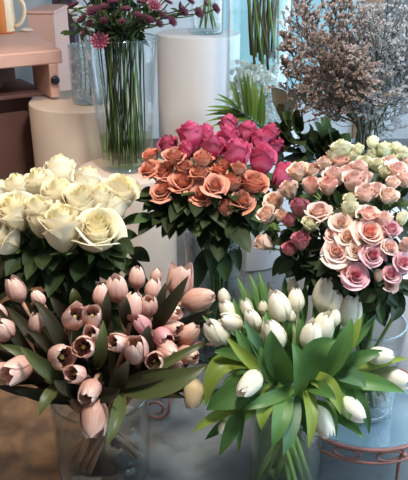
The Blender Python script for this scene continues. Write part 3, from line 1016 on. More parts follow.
ovate_px(WROSE, [
 (64, 262, 1.60, 26, 268, 1.55, 16, MD), (66, 256, 1.62, 50, 292, 1.54, 15, MD), (40, 262, 1.60, 16, 240, 1.55, 13, MD),
 (96, 268, 1.60, 124, 284, 1.52, 16, MD), (84, 262, 1.58, 76, 292, 1.52, 16, DK), (120, 224, 1.60, 152, 216, 1.56, 11, MD),
 (30, 262, 1.62, 2, 276, 1.56, 16, DK), (100, 258, 1.60, 122, 250, 1.54, 20, DK), (112, 240, 1.62, 138, 236, 1.56, 16, DK),
 (16, 252, 1.62, -8, 262, 1.58, 16, DK), (76, 258, 1.62, 100, 282, 1.56, 18, DK), (52, 275, 1.62, 28, 288, 1.56, 18, DK),
 (110, 270, 1.62, 132, 262, 1.56, 18, DK), (60, 285, 1.60, 86, 300, 1.54, 18, DK), (30, 280, 1.62, 8, 296, 1.58, 18, DK),
 (90, 290, 1.62, 118, 296, 1.56, 18, DK), (60, 270, 1.64, 44, 250, 1.60, 18, DK), (86, 250, 1.66, 70, 272, 1.62, 22, DK),
 (20, 268, 1.66, 34, 250, 1.62, 20, DK), (120, 262, 1.66, 146, 278, 1.62, 18, DK), (100, 300, 1.6, 130, 306, 1.56, 18, DK),
 (40, 300, 1.62, 60, 310, 1.58, 20, DK), (118, 284, 1.66, 150, 298, 1.62, 18, DK), (4, 290, 1.64, -12, 280, 1.6, 20, DK),
 (30, 290, 1.66, 14, 312, 1.61, 22, DK),
 (48, 292, 1.66, 40, 322, 1.61, 22, DK),
 (66, 296, 1.66, 76, 324, 1.61, 22, DK),
 (88, 300, 1.66, 104, 322, 1.61, 22, DK),
 (112, 292, 1.66, 136, 310, 1.61, 20, DK),
 (70, 280, 1.66, 92, 312, 1.61, 22, DK),
 (10, 276, 1.66, -8, 306, 1.61, 22, DK),
 (52, 282, 1.66, 66, 306, 1.61, 22, DK),
 (20, 300, 1.66, 0, 326, 1.61, 22, DK),
 (96, 288, 1.66, 112, 314, 1.61, 20, DK),
 (124, 278, 1.66, 150, 286, 1.61, 18, DK),
 (60, 312, 1.66, 52, 340, 1.61, 22, DK),
 (84, 314, 1.66, 92, 340, 1.61, 22, DK),
 (30, 316, 1.66, 20, 342, 1.61, 22, DK),
 (108, 310, 1.66, 124, 334, 1.61, 20, DK),
 (8, 258, 1.66, -14, 286, 1.61, 22, DK),
 (130, 250, 1.66, 150, 262, 1.61, 16, DK),
])

# magenta and orange roses
HR = [
 (169, 147, 20, (-.35, .85, .35), .25, 'magenta rose furthest left'),
 (191, 138, 27, (-.1, .96, .2), .22, 'tall magenta rose at the left, second from the left'),
 (186, 151, 15, (-.1, .9, .3), .15, 'small magenta bud below the tall left magenta rose'),
 (206, 134, 16, (.0, .97, .1), .15, 'small magenta rose just right of the tall left one'),
 (213, 149, 22, (.05, .9, .35), .25, 'magenta rose in shade above the orange spiral pair'),
 (229, 126, 18, (.0, .98, .1), .2, 'magenta rose topmost in the middle'),
 (228, 139, 22, (-.05, .95, .25), .25, 'magenta rose under the topmost one'),
 (247, 133, 20, (.05, .95, .2), .25, 'magenta rose at the top between the topmost one and the right pair'),
 (237, 155, 27, (-.08, .93, .3), .22, 'big magenta rose in front, centre right'),
 (262, 160, 28, (.18, .9, .35), .28, 'big magenta rose in front, right of the centre one'),
 (259, 140, 18, (.15, .93, .25), .25, 'magenta rose behind the big right one'),
 (270, 134, 18, (.3, .9, .2), .3, 'magenta rose highest at the right end'),
 (275, 146, 17, (.4, .85, .3), .3, 'dark magenta rose at the right end, below the highest there'),
 (282, 176, 22, (.45, .85, .25), .12, 'single pink red rosebud leaning right beside the spray roses'),
]
ORR = [
 (151, 156, 16, (-.4, .85, .3), .4, 'orange rose at the far left top'),
 (150, 170, 22, (-.35, .65, .65), .6, 'ruffled orange rose furthest left in the middle row'),
 (174, 157, 23, (-.1, .8, .55), .55, 'ruffled orange rose below the leftmost magenta one'),
 (164, 172, 22, (-.2, .6, .75), .6, 'orange rose with a tan heart in the left middle'),
 (163, 192, 25, (-.25, .55, .78), .6, 'orange rose lowest at the left'),
 (182, 183, 27, (-.05, .6, .78), .65, 'big pale orange rose left of the spiral pair'),
 (184, 168, 18, (-.05, .75, .6), .5, 'small orange rose above the big pale one'),
 (200, 174, 20, (.0, .75, .6), .5, 'orange rose above the spiral pair'),
 (203, 159, 18, (.0, .85, .45), .4, 'orange rose just under the shaded magenta one'),
 (201, 195, 24, (-.05, .35, .93), .65, 'orange rose with a tight spiral heart, left of the spiral pair'),
 (215, 186, 24, (.1, .5, .85), .62, 'orange rose with a spiral heart, right of the spiral pair'),
 (219, 170, 18, (.05, .8, .5), .5, 'ragged orange rose in the centre'),
 (226, 163, 14, (.05, .85, .4), .4, 'small bright orange rose below the topmost magenta roses'),
 (233, 182, 22, (.05, .85, .45), .4, 'rusty orange rose left of the round peach one'),
 (254, 184, 26, (.22, .75, .58), .4, 'round peach orange rose below the big right magenta one'),
 (242, 202, 25, (.15, .62, .75), .5, 'orange rose lowest at the right with a curled heart'),
 (226, 208, 17, (.0, .8, .5), .3, 'dim orange rose half hidden left of the lowest right one'),
 (238, 168, 14, (.05, .85, .4), .4, 'small orange rose tucked under the big centre magenta one'),
]
C_RO = Vector((0.03, 1.54, 0.455)); R_RO = (0.185, 0.17, 0.14)
ROSES = []
for i, row in enumerate(HR):
    ROSES.append(rose(row, C_RO, R_RO, V_ROSE, 'hot_rose', 'magenta roses in the tall vase', 600 + i, nleaf=3, n=20, ratio=1.2, ruffle=0.03, grow=.9, low=5))
for i, row in enumerate(ORR):
    ROSES.append(rose(row, C_RO, R_RO, V_ROSE, 'orange_rose', 'orange roses in the tall vase', 650 + i, nleaf=4, n=24, ruffle=0.04, grow=.93, low=5, leafL=(0.05, 0.075)))
ovate_px(ROSES, [
 (152, 215, 1.58, 134, 224, 1.52, 13, MD), (172, 208, 1.58, 152, 226, 1.50, 17, DK), (166, 205, 1.58, 144, 204, 1.52, 16, DK),
 (186, 218, 1.55, 197, 237, 1.47, 12, MD), (190, 208, 1.56, 178, 228, 1.49, 16, DK), (205, 212, 1.56, 214, 236, 1.48, 18, DK),
 (234, 222, 1.58, 256, 212, 1.52, 13, MD), (222, 220, 1.58, 236, 240, 1.52, 16, DK), (246, 214, 1.58, 262, 232, 1.54, 16, DK),
 (256, 204, 1.60, 276, 214, 1.56, 16, DK), (160, 212, 1.60, 138, 236, 1.54, 16, DK), (206, 215, 1.58, 198, 240, 1.52, 18, DK),
 (254, 196, 1.60, 272, 196, 1.56, 14, DK), (178, 212, 1.6, 162, 238, 1.55, 15, DK), (150, 196, 1.62, 134, 200, 1.6, 14, DK),
 (205, 250, 1.62, 196, 290, 1.6, 16, DK), (222, 250, 1.62, 226, 282, 1.6, 18, MD), (214, 240, 1.62, 212, 275, 1.59, 16, DK), (232, 240, 1.62, 240, 272, 1.6, 12, DK),
])


# ------------------------------------------------------------------ spray roses: several blooms on each stem
SPR = [
 ('spray of pale yellow green roses topmost behind the coral ones', 'cream', [(341, 150, 20, (-.1, .9, .3), .3, 'cream_rose'), (334, 156, 14, (-.2, .9, .2), .2, 'cream_rose'), (352, 158, 14, (.1, .9, .3), .2, 'cream_rose')]),
 ('spray of greenish white buds standing tallest at the right', 'cream', [(373, 143, 12, (0, .98, .1), .1, 'cream_rose'), (372, 155, 12, (0, .95, .2), .15, 'cream_rose'), (384, 151, 17, (.1, .95, .2), .25, 'cream_rose')]),
 ('spray of small cream buds at the upper right edge', 'cream', [(402, 154, 15, (.2, .95, .2), .25, 'cream_rose'), (396, 148, 10, (.1, .97, .1), .1, 'cream_rose'), (393, 160, 13, (.2, .9, .3), .25, 'cream_rose')]),
 ('spray of cream roses in the row below the tallest buds', 'cream', [(364, 163, 16, (0, .85, .5), .35, 'cream_rose'), (358, 150, 12, (0, .95, .2), .2, 'cream_rose'), (377, 165, 14, (.1, .85, .45), .3, 'cream_rose'), (384, 172, 13, (.1, .85, .45), .3, 'cream_rose')]),
 ('spray with one coral hearted rose above paler ones', 'coral', [(340, 162, 20, (-.05, .85, .5), .4, 'coral_rose'), (334, 177, 21, (-.1, .9, .4), .3, 'blush_rose'), (325, 165, 17, (-.2, .9, .3), .3, 'peach_rose')]),
 ('spray of blush roses at the centre top', 'blush', [(354, 182, 23, (.0, .85, .5), .35, 'blush_rose'), (358, 169, 18, (.05, .9, .4), .3, 'blush_rose'), (366, 178, 14, (.1, .9, .4), .25, 'blush_rose'), (347, 172, 14, (0, .9, .4), .3, 'blush_rose')]),
 ('spray of full blush roses at the upper right edge', 'blush', [(397, 172, 26, (.15, .8, .55), .55, 'blush_rose'), (389, 164, 18, (.1, .9, .35), .4, 'blush_rose'), (408, 164, 18, (.3, .85, .35), .4, 'blush_rose'), (406, 180, 18, (.3, .8, .45), .4, 'blush_rose')]),
 ('spray of peach roses at the upper left of the bunch', 'peach', [(298, 172, 22, (-.25, .85, .4), .45, 'peach_rose'), (312, 172, 18, (-.15, .85, .45), .4, 'peach_rose'), (311, 186, 17, (-.1, .85, .45), .2, 'coral_rose')]),
 ('spray of pale peach roses furthest left', 'peach', [(289, 190, 19, (-.3, .85, .4), .3, 'peach_rose'), (274, 202, 22, (-.4, .7, .55), .55, 'peach_rose'), (267, 215, 19, (-.45, .7, .5), .4, 'peach_rose'), (281, 216, 12, (-.3, .7, .6), .2, 'peach_rose')]),
 ('spray of dusky pink red buds at the left middle', 'wine', [(299, 208, 18, (-.2, .9, .3), .2, 'wine_rose'), (289, 221, 12, (-.3, .8, .4), .15, 'wine_rose')]),
 ('spray of dusky magenta buds lowest at the left', 'wine', [(301, 241, 19, (-.1, .85, .4), .3, 'wine_rose'), (290, 249, 15, (-.3, .7, .5), .3, 'wine_rose')]),
 ('spray with a lone peach bud and a green bud reaching out left', 'bud', [(265, 243, 16, (-.75, .45, .3), .1, 'peach_rose'), (274, 228, 9, (-.8, .45, .2), .02, 'sepal')]),
 ('spray with a big pale rose edged pink and a cream one beneath', 'blush', [(319, 213, 25, (-.1, .7, .65), .55, 'blush_rose'), (311, 224, 17, (-.1, .75, .55), .3, 'cream_rose')]),
 ('spray of coral pink roses behind the cream bud', 'coral', [(328, 186, 20, (-.1, .85, .45), .35, 'coral_rose'), (350, 200, 13, (.0, .9, .35), .2, 'cream_rose'), (350, 210, 17, (.0, .92, .3), .2, 'cream_rose')]),
 ('spray of blush roses in the right middle', 'blush', [(366, 194, 22, (.0, .85, .5), .4, 'blush_rose'), (377, 190, 16, (.15, .85, .45), .35, 'blush_rose')]),
 ('spray of peach roses on an arching stem at the right', 'peach', [(388, 196, 18, (.2, .7, .6), .35, 'peach_rose'), (392, 184, 14, (.2, .8, .5), .25, 'peach_rose')]),
 ('spray of open peach spirals, front left of the wide open ones', 'spiral', [(341, 224, 22, (-.05, .45, .88), .75, 'peach_rose'), (347, 238, 20, (-.02, .4, .9), .75, 'peach_rose'), (333, 236, 15, (-.2, .5, .8), .5, 'blush_rose')]),
 ('spray with the widest open peach spiral, front and lowest left', 'spiral', [(337, 252, 28, (-.1, .3, .95), .8, 'blush_rose'), (356, 251, 19, (.05, .3, .95), .75, 'peach_rose')]),
 ('spray with a big open pink peach rose in the front centre', 'spiral', [(369, 233, 28, (.05, .45, .88), .75, 'coral_rose'), (368, 215, 22, (.05, .75, .6), .5, 'blush_rose')]),
 ('spray of deep pink centred roses in the lower middle', 'rosy', [(372, 256, 22, (.1, .35, .9), .65, 'rosy_rose'), (355, 276, 26, (.0, .3, .9), .7, 'rosy_rose'), (345, 270, 14, (-.1, .2, .9), .5, 'blush_rose')]),
 ('spray with a closed bud and pale pink rose at right', 'rosy', [(384, 220, 16, (.1, .9, .4), .25, 'blush_rose'), (402, 219, 12, (.3, .9, .2), .05, 'cream_rose'), (391, 230, 18, (.2, .6, .7), .5, 'rosy_rose')]),
 ('spray with a pink crescent rose and a coral bud at the right edge', 'rosy', [(389, 248, 17, (.3, .3, .85), .6, 'blush_rose'), (406, 245, 14, (.4, .7, .5), .2, 'coral_rose')]),
 ('spray of deep pink cupped roses lowest at the right', 'rosy', [(402, 263, 20, (.3, .4, .85), .65, 'rosy_rose'), (391, 275, 17, (.1, .45, .85), .6, 'rosy_rose'), (390, 285, 14, (.1, .1, .9), .5, 'blush_rose'), (379, 276, 10, (.0, .8, .4), .05, 'peach_rose')]),
]
C_SP = Vector((0.325, 1.16, 0.47)); R_SP = (0.225, 0.19, 0.155)
SPRAY = []
for i, (label, kd, blooms) in enumerate(SPR):
    rnd = random.Random(800 + i)
    pts = [dome(b_[0], b_[1], C_SP, R_SP) for b_ in blooms]
    cen = sum(pts, Vector((0, 0, 0))) / len(pts)
    phi = math.atan2(cen.y - C_SP.y, cen.x - C_SP.x)
    inward = (C_SP - cen).normalized()
    fork = cen + inward * 0.055 - Vector((0, 0, 0.02))
    main = stem_path(fork, (cen - fork).normalized(), V_SPRAY, phi, rnd)
    t = thing('spray_rose', main[-1], label, 'rose', 'spray roses at the right')
    st = MB(); st.tube(main, [0.0022] * 4 + [0.0036] * (len(main) - 4), 6)
    for b_, ctr in zip(blooms, pts):
        px, py, wp, ax, op, mat = b_
        axis = cs(*ax)
        w = px_len(ctr, wp) / (0.88 + 0.46 * op)
        h = w * (1.3 - 0.52 * op)
        base = ctr - axis * h * 0.45
        mb = MB(); rose_bloom(mb, base, axis, w, h, op, 20, rnd, 0.03)
        blm = mb.build('bloom' if op > 0.15 else 'bud', M[mat], t)
        mb = MB(); sepals(mb, base, axis, w, rnd)
        mb.build('sepals', M['sepal'], blm)
        st.tube(bez(base, base - axis * 0.025, fork + (cen - fork) * 0.4, fork, 6), 0.0015, 5)
        for q in range(3):
            o = base - axis * rnd.uniform(.012, .03)
            d = cs(rnd.uniform(-1, 1), rnd.uniform(-1, .7), -.15)
            mb = MB(); ovate(mb, o, d, (cs(0, .5, .9) + Vector((rnd.uniform(-.4, .4), 0, 0))).normalized(), rnd.uniform(.03, .046), rnd.uniform(.018, .026), .2)
            mb.build('leaf', M['leaf_dark'], t)
    st.build('stem', M['stem_green'], t)
    for q in range(7):
        o = main[rnd.choice((0, 1, 2, 3, 4, 5, 6))]
        az = phi + rnd.uniform(-1.2, 1.2)
        d = (Vector((math.cos(az), math.sin(az), rnd.uniform(-.4, .4))) + cs(0, -.2, .5)).normalized()
        L = rnd.uniform(0.03, 0.055)
        mb = MB()
        mb.tube([o, o + d * L * 0.2, o + d * L * 0.45], 0.001, 4)
        ovate(mb, o + d * L * 0.3, d, (cs(0, .5, .8) + Vector((rnd.uniform(-.5, .5), 0, .5))).normalized(), L, L * rnd.uniform(0.5, 0.65), rnd.uniform(0.1, 0.4))
        mb.build('leaf', M['leaf_dark'], t)
    SPRAY.append(dict(t=t, px=(sum(b_[0] for b_ in blooms) / len(blooms), sum(b_[1] for b_ in blooms) / len(blooms))))
ovate_px(SPRAY, [
 (300, 262, 1.22, 286, 278, 1.2, 16, DK), (310, 258, 1.22, 296, 282, 1.18, 18, DK), (322, 262, 1.2, 316, 290, 1.16, 20, DK), (330, 270, 1.2, 336, 296, 1.16, 20, DK),
 (352, 286, 1.2, 350, 312, 1.16, 18, DK), (364, 282, 1.2, 372, 306, 1.16, 18, DK), (384, 288, 1.2, 396, 310, 1.14, 20, DK), (398, 280, 1.2, 412, 292, 1.14, 18, DK),
 (378, 300, 1.2, 382, 324, 1.15, 10, MD), (316, 244, 1.22, 308, 262, 1.18, 16, DK), (328, 204, 1.2, 322, 240, 1.18, 14, DK), (296, 228, 1.24, 284, 238, 1.2, 10, DK),
 (384, 206, 1.18, 404, 202, 1.14, 18, DK), (378, 212, 1.16, 362, 208, 1.12, 12, MD), (388, 262, 1.18, 376, 264, 1.14, 10, DK), (310, 270, 1.24, 326, 292, 1.2, 18, DK),
 (340, 205, 1.2, 334, 190, 1.18, 10, MD), (366, 226, 1.14, 356, 214, 1.1, 8, MD), (300, 196, 1.26, 312, 202, 1.24, 10, MD), (402, 300, 1.2, 392, 322, 1.16, 14, DK), (344, 296, 1.2, 360, 318, 1.17, 18, DK),
])

# ------------------------------------------------------------------ burgundy masterwort in the flared vase
AST = [
 (100, 42, 19, (.0, .3, .9), 'dusty pink starry flower hanging lowest over the vase rim'),
 (83, 20, 13, (-.5, .5, .6), 'burgundy flower far left, second down'), (85, 33, 10, (-.6, .3, .6), 'small burgundy flower far left, lowest on that side'),
 (75, 6, 13, (-.4, .7, .5), 'burgundy flower at the upper left'), (61, 0, 12, (-.7, .6, .3), 'burgundy flower furthest left by the plum post'),
 (93, 12, 15, (-.2, .5, .8), 'burgundy flower in the left middle'), (104, 8, 12, (-.1, .6, .7), 'burgundy flower above the hanging one'),
 (113, 3, 12, (.0, .7, .6), 'burgundy flower at the top centre'), (104, 21, 10, (-.1, .5, .8), 'small burgundy flower close above the hanging one'),
 (126, 10, 11, (.1, .7, .6), 'burgundy flower right of the top centre'), (138, 16, 11, (.2, .6, .7), 'burgundy flower over the right rim'),
 (141, 3, 12, (.2, .7, .5), 'burgundy flower above the right rim'), (154, 6, 15, (.3, .5, .8), 'mauve burgundy flower, largest right of the rim'),
 (149, 20, 11, (.4, .4, .7), 'burgundy flower right of the rim, lower'), (163, 16, 9, (.5, .4, .6), 'small burgundy flower between the right pair'),
 (172, 22, 11, (.6, .2, .7), 'burgundy flower lowest on the right'), (168, 3, 10, (.4, .7, .4), 'burgundy flower at the upper right'),
 (183, 12, 12, (.6, .3, .6), 'burgundy flower before the small vase, left'), (198, 13, 12, (.6, .2, .7), 'burgundy flower before the small vase, middle'),
 (215, 9, 12, (.7, .3, .6), 'burgundy flower furthest right'), (190, 2, 11, (.5, .6, .5), 'burgundy flower at the top, far right'), (205, 4, 8, (.7, .5, .3), 'tiny burgundy flower between the far right ones'),
 (122, 22, 9, (.0, .6, .7), 'tiny burgundy flower just above the rim'), (90, 24, 9, (-.3, .4, .8), 'tiny burgundy flower left of the hanging one'),
 (159, 24, 9, (.5, .2, .7), 'tiny burgundy flower under the largest right one'),
]
C_AS = Vector((-0.23, 2.02, 0.80)); R_AS = (0.30, 0.16, 0.12)
for i, (px, py, wp, ax, label) in enumerate(AST):
    rnd = random.Random(1000 + i)
    ctr = dome(px, py, C_AS, R_AS)
    axis = cs(*ax)
    w = px_len(ctr, wp) * 1.2
    phi = math.atan2(ctr.y - C_AS.y, ctr.x - C_AS.x)
    path = stem_path(ctr - axis * w * 0.1, axis, V_ASTR, phi, rnd, bow=0.25, cross=False)
    t = thing('astrantia', path[-1], label, 'flower', 'burgundy flowers in the flared vase')
    X, Y, Z = frame(axis)
    mb = MB()
    for lay, (n, rr, zz) in enumerate(((13, 0.5, 0.02), (11, 0.40, 0.12))):
        for k in range(n):
            a = 2 * PI * k / n + lay * 0.2
            d = X * math.cos(a) + Y * math.sin(a)
            blade(mb, bez2(ctr, ctr + d * w * rr * 0.6 + Z * w * zz, ctr + d * w * rr * rnd.uniform(0.85, 1.1) + Z * w * (zz + 0.10), 4), w * 0.15, Z, cup=0.1)
    mb.build('bracts', M['burgundy_light' if i in (0, 12) else 'burgundy'], t)
    mb = MB()
    for k in range(26):
        a, q = k * 2.4, math.sqrt(k / 26)
        d = (X * math.cos(a) + Y * math.sin(a)) * q * 0.26
        p = ctr + d * w + Z * w * 0.04
        e = p + (Z * (0.24 - 0.1 * q) + d * 0.4) * w
        mb.tube([p, e], [w * 0.012, w * 0.03], 4)
    mb.build('pin_cushion', M['burgundy_core'], t)
    mb = MB(); mb.tube(path, 0.0019, 5)
    mb.build('stem', M['stem_dark' if i % 3 else 'stem_green'], t)
    for q in range(3):
        j = rnd.choice((3, 5, 7, 8))
        o = path[j]
        d = Vector((rnd.uniform(-1, 1), rnd.uniform(-1, .2), rnd.uniform(.2, 1))).normalized()
        mb = MB(); ovate(mb, o, d, cs(0, .3, 1), rnd.uniform(0.03, 0.06), rnd.uniform(0.008, 0.014), 0.3)
        mb.build('leaf', M['leaf_dark'], t)

# taller stems of the same bunch whose flowers rise above the picture
for i in range(34):
    rnd = random.Random(1100 + i)
    cc = V_ASTR['c']
    top = at_y(rnd.uniform(66, 176), rnd.uniform(-45, -6), 2.0 + rnd.uniform(-.1, .1))
    phi = math.atan2(top.y - cc.y, top.x - cc.x)
    path = stem_path(top, cs(0, 1, .1), V_ASTR, phi, rnd, bow=.2, cross=False)
    t = thing('astrantia', path[-1], 'thin dark leafy stem rising from the flared vase out of the top of the picture', 'flower', 'tall stems in the flared vase')
    mb = MB(); mb.tube(path, 0.002, 5)
    mb.build('stem', M['stem_dark' if i % 3 else 'stem_green'], t)
    for q in range(7):
        j = rnd.choice((2, 3, 4, 5, 6, 7, 8, 9))
        o = path[j]
        d = Vector((rnd.uniform(-1, 1), rnd.uniform(-1, .4), rnd.uniform(-.2, 1))).normalized()
        mb = MB(); ovate(mb, o, d, cs(rnd.uniform(-.6, .6), .3, 1), rnd.uniform(0.03, 0.06), rnd.uniform(0.008, 0.016), 0.3)
        mb.build('leaf', M['leaf_dark'], t)
    X, Y, Z = frame(cs(rnd.uniform(-.4, .4), .6, .5))
    mb = MB()
    for k in range(13):
        a = 2 * PI * k / 13
        d = X * math.cos(a) + Y * math.sin(a)
        blade(mb, bez2(top, top + d * .012, top + d * .021 + Z * .005, 4), .006, Z, cup=.1)
    mb.build('bracts', M['burgundy'], t)

# ------------------------------------------------------------------ cut stems in the wide cylinder, with clear chips below
for i in range(22):
    rnd = random.Random(1200 + i)
    a = i * 2.4
    q = math.sqrt((i + .5) / 22)
    c = V_BIG['c']
    top = c + Vector((math.cos(a) * 0.086 * q, math.sin(a) * 0.086 * q, 0.60 + rnd.uniform(0, .05)))
    bot = c + Vector((math.cos(a + .9) * 0.05 * q + .02, math.sin(a + .9) * 0.05 * q, 0.205 + rnd.uniform(-.02, .05)))
    t = thing('flower_stem', bot, 'brown green cut stem standing in the wide tall cylinder of clear chips', 'stem', 'cut stems in the wide cylinder')
    path = bez2(top, (top + bot) / 2 + Vector((rnd.uniform(-.01, .01), rnd.uniform(-.01, .01), 0)), bot, 6)
    mb = MB(); mb.tube(path, [0.0035] * 5 + [0.0042] * 2, 6)
    mb.build('stalk', M['stem_brown' if i % 3 else 'stem_green'], t)
    for k in range(2):
        o = path[rnd.choice((0, 1, 2, 3))]
        d = Vector((rnd.uniform(-.3, .3), rnd.uniform(-.3, .3), 1)).normalized()
        mb = MB(); ovate(mb, o, d, cs(rnd.uniform(-.5, .5), .2, 1), rnd.uniform(.05, .09), rnd.uniform(.008, .014), 0.1)
        mb.build('leaf', M['stem_brown' if k else 'leaf_mid'], t)
rnd = random.Random(77)
mb = MB()
for k in range(420):
    a, q = rnd.uniform(0, 2 * PI), math.sqrt(rnd.random()) * 0.079
    zc = V_BIG['c'].z + 0.026 + rnd.random() * (0.165 + 0.02 * math.sin(3 * a))
    mb.ball(Vector((V_BIG['c'].x + math.cos(a) * q, V_BIG['c'].y + math.sin(a) * q, zc)), rnd.uniform(.007, .0125), 5, 3, 0.35, rnd)
o = mb.build('glass_chips', M['gel'], smooth=False)
tag(o, 'clear ice like chips filling the bottom of the wide tall cylinder', 'glass chips', None, 'stuff')

# stems in the small vase on the tallest plinth
for i in range(7):
    rnd = random.Random(1300 + i)
    a = i * 0.9
    c = V_SMALL['c']
    bot = c + Vector((math.cos(a) * .03, math.sin(a) * .03, .02))
    top = c + Vector((math.cos(a + 2.6) * .035, math.sin(a + 2.6) * .035, .24))
    t = thing('flower_stem', bot, 'green cut stem in the small vase on the tallest plinth', 'stem', 'stems in the small vase')
    mb = MB(); mb.tube([top, (top + bot) / 2, bot], 0.003, 6)
    mb.build('stalk', M['stem_green'], t)
    mb = MB(); ovate(mb, (top * .6 + bot * .4), Vector((rnd.uniform(-.4, .4), -.2, 1)), cs(0, .2, 1), .06, .012)
    mb.build('leaf', M['leaf_mid'], t)

# white blossom stems in the bubbled vase
for i, (px, py, sz, lab) in enumerate([(76, 22, .016, 'white blossom stem leaning left in the bubbled vase'), (84, 17, .02, 'white blossom stem standing highest in the bubbled vase'), (90, 26, .016, 'white blossom stem leaning right in the bubbled vase')]):
    rnd = random.Random(1400 + i)
    c = V_BUBBLE['c']
    ctr = at_y(px, py, 2.27)
    t = thing('blossom_stem', (c.x + (i - 1) * .02, c.y, c.z + .02), lab, 'flower', 'white blossoms in the bubbled vase')
    bot = Vector((c.x + (i - 1) * .02, c.y, c.z + .02))
    mb = MB(); mb.tube(bez2(ctr, Vector((c.x, c.y, c.z + .16)), bot, 6), .002, 5)
    mb.build('stem', M['stem_green'], t)
    for k in range(4):
        p = ctr + Vector((rnd.uniform(-.02, .02), rnd.uniform(-.02, .02), rnd.uniform(-.015, .03)))
        mb = MB(); rose_bloom(mb, p, cs(rnd.uniform(-.5, .5), .7, .5), sz * 1.4, sz * 1.1, .6, 8, rnd)
        mb.build('blossom', M['white_floret'], t)
    for k in range(6):
        p = ctr - Vector((rnd.uniform(-.02, .02), rnd.uniform(-.02, .02), rnd.uniform(.01, .05)))
        mb = MB(); ovate(mb, p, cs(rnd.uniform(-1, 1), rnd.uniform(-.4, .6), .5), cs(0, .4, 1), .04, .018, .3)
        mb.build('leaf', M['leaf_mid'], t)

# ------------------------------------------------------------------ green branches behind the magenta roses
def branch_root(bot, label, cat, name, group=None):
    return thing(name, bot, label, cat, group)


c = V_GREEN['c']
bot = Vector((c.x - .01, c.y, .02))
t = thing('palm_frond', bot, 'feathery green palm frond fanning left above the magenta roses', 'palm frond')
Yp = 1.74
r0, r1 = at_y(268, 133, Yp), at_y(240, 112, Yp + .03)
mb = MB(); mb.tube([bot, Vector((c.x, c.y, .36)), at_y(274, 150, Yp), r0, at_y(254, 122, Yp + .02), r1], [.004, .004, .0035, .003, .0025, .0015], 6)
mb.build('stem', M['stem_dark'], t)
for k, (x, y, f) in enumerate([(206, 107, .9), (203, 116, .8), (208, 128, .62), (216, 94, 1.0), (229, 80, .95), (238, 72, .8), (247, 72, .62), (256, 81, .4), (222, 101, .9), (264, 92, .2), (204, 111, .75), (234, 84, 1.0), (243, 70, .72), (252, 74, .5), (213, 99, 1.0), (262, 82, .3), (205, 122, .7)]):
    a = r0 + (r1 - r0) * f
    b_ = at_y(x, y, Yp + .06 * math.sin(k * 2.1))
    md = (a + b_) / 2 + Vector((0, 0, .014))
    mb = MB(); blade(mb, bez2(a, md, b_, 8), .0125, cs(.1, .5, 1), cup=.35, peak=.3)
    mb.build('leaflet', M['palm'], t)

t = thing('leaf_branch', Vector((c.x + .012, c.y, .02)), 'brown green branch with two rounded curled leaves above the palm base', 'branch')
bp = Vector((c.x + .012, c.y, .02))
ee = at_y(281, 108, 1.70)
mb = MB(); mb.tube([bp, Vector((c.x + .01, c.y, .36)), at_y(284, 135, 1.72), ee], .003, 6)
mb.build('stem', M['stem_dark'], t)
for x0, y0, x1, y1, w in ((284, 124, 271, 88, 24), (284, 122, 289, 91, 21), (285, 130, 277, 104, 16)):
    a, b_ = at_y(x0, y0, 1.70), at_y(x1, y1, 1.66)
    mb = MB(); blade(mb, bez2(a, (a + b_) / 2 + cs(0, .2, 1) * .015, b_, 9), px_len(a, w), cs(.5, .3, 1), cup=.7, peak=.6)
    mb.build('leaf', M['eucalyptus'], t)

GB = [('dark leafy branch behind the brown green leaves, against the chips', (290, 100), [(292, 128, 282, 112), (286, 132, 272, 128), (294, 126, 300, 112), (284, 142, 270, 150), (290, 140, 304, 146)]),
      ('dark leafy branch at the foot of the lilac flowers', (330, 150), [(330, 160, 316, 150), (334, 160, 348, 150), (340, 162, 358, 156), (318, 166, 304, 170), (328, 158, 330, 140)]),
      ('dark leafy branch in shade right behind the palm base', (276, 118), [(276, 145, 268, 122), (280, 140, 292, 120), (274, 150, 262, 140), (280, 150, 296, 140), (284, 158, 308, 160)]),
      ('dark leafy branch between the tallest leaf and the cream roses', (312, 140), [(312, 160, 306, 138), (316, 158, 328, 140), (312, 165, 298, 158), (322, 160, 340, 156), (326, 152, 344, 140)]),
      ('dark leafy branch rising left beside the brown green leaves', (300, 112), [(300, 135, 290, 116), (296, 145, 284, 135), (302, 140, 312, 126), (298, 150, 286, 152), (300, 130, 302, 108)]),
      ('dark leafy branch with the tallest leaf below the lilac flowers', (324, 117), [(322, 150, 325, 115), (320, 148, 308, 132), (322, 152, 334, 132), (318, 154, 304, 148), (325, 145, 314, 122)]),
      ('dark leafy branch leaning right toward the cream spray roses', (348, 134), [(335, 152, 350, 133), (332, 150, 338, 130), (330, 154, 318, 142), (338, 150, 328, 128), (340, 148, 356, 144)]),
      ('dark leafy branch low behind the magenta roses at right', (290, 150), [(284, 160, 272, 150), (290, 158, 302, 154), (288, 150, 276, 134), (292, 160, 304, 164), (288, 166, 276, 168)])]
for i, (lab, (tx, ty), lv) in enumerate(GB):
    b0 = Vector((c.x + .02 * math.cos(i * 1.6), c.y + .02 * math.sin(i * 1.6), .02))
    t = thing('leaf_branch', b0, lab, 'branch', 'dark leafy branches in the middle')
    top = at_y(tx, ty + 8, 1.62)
    low = at_y(lv[0][0], lv[0][1], 1.62)
    mb = MB(); mb.tube(bez(top, low, Vector((c.x, c.y, .46)), Vector((c.x, c.y, .36)), 7) + [b0], .0025, 5)
    mb.build('stem', M['stem_dark'], t)
    for k, (x0, y0, x1, y1) in enumerate(lv):
        a, b_ = at_y(x0, y0, 1.62), at_y(x1, y1, 1.59 - .01 * k)
        mb = MB(); blade(mb, bez2(a, (a + b_) / 2 + cs(0, .2, 1) * .012, b_, 8), px_len(a, 17), cs(.2 * (-1) ** k, .4, 1), cup=.3)
        mb.build('leaf', M['leaf_dark' if k else 'leaf_mid'], t)

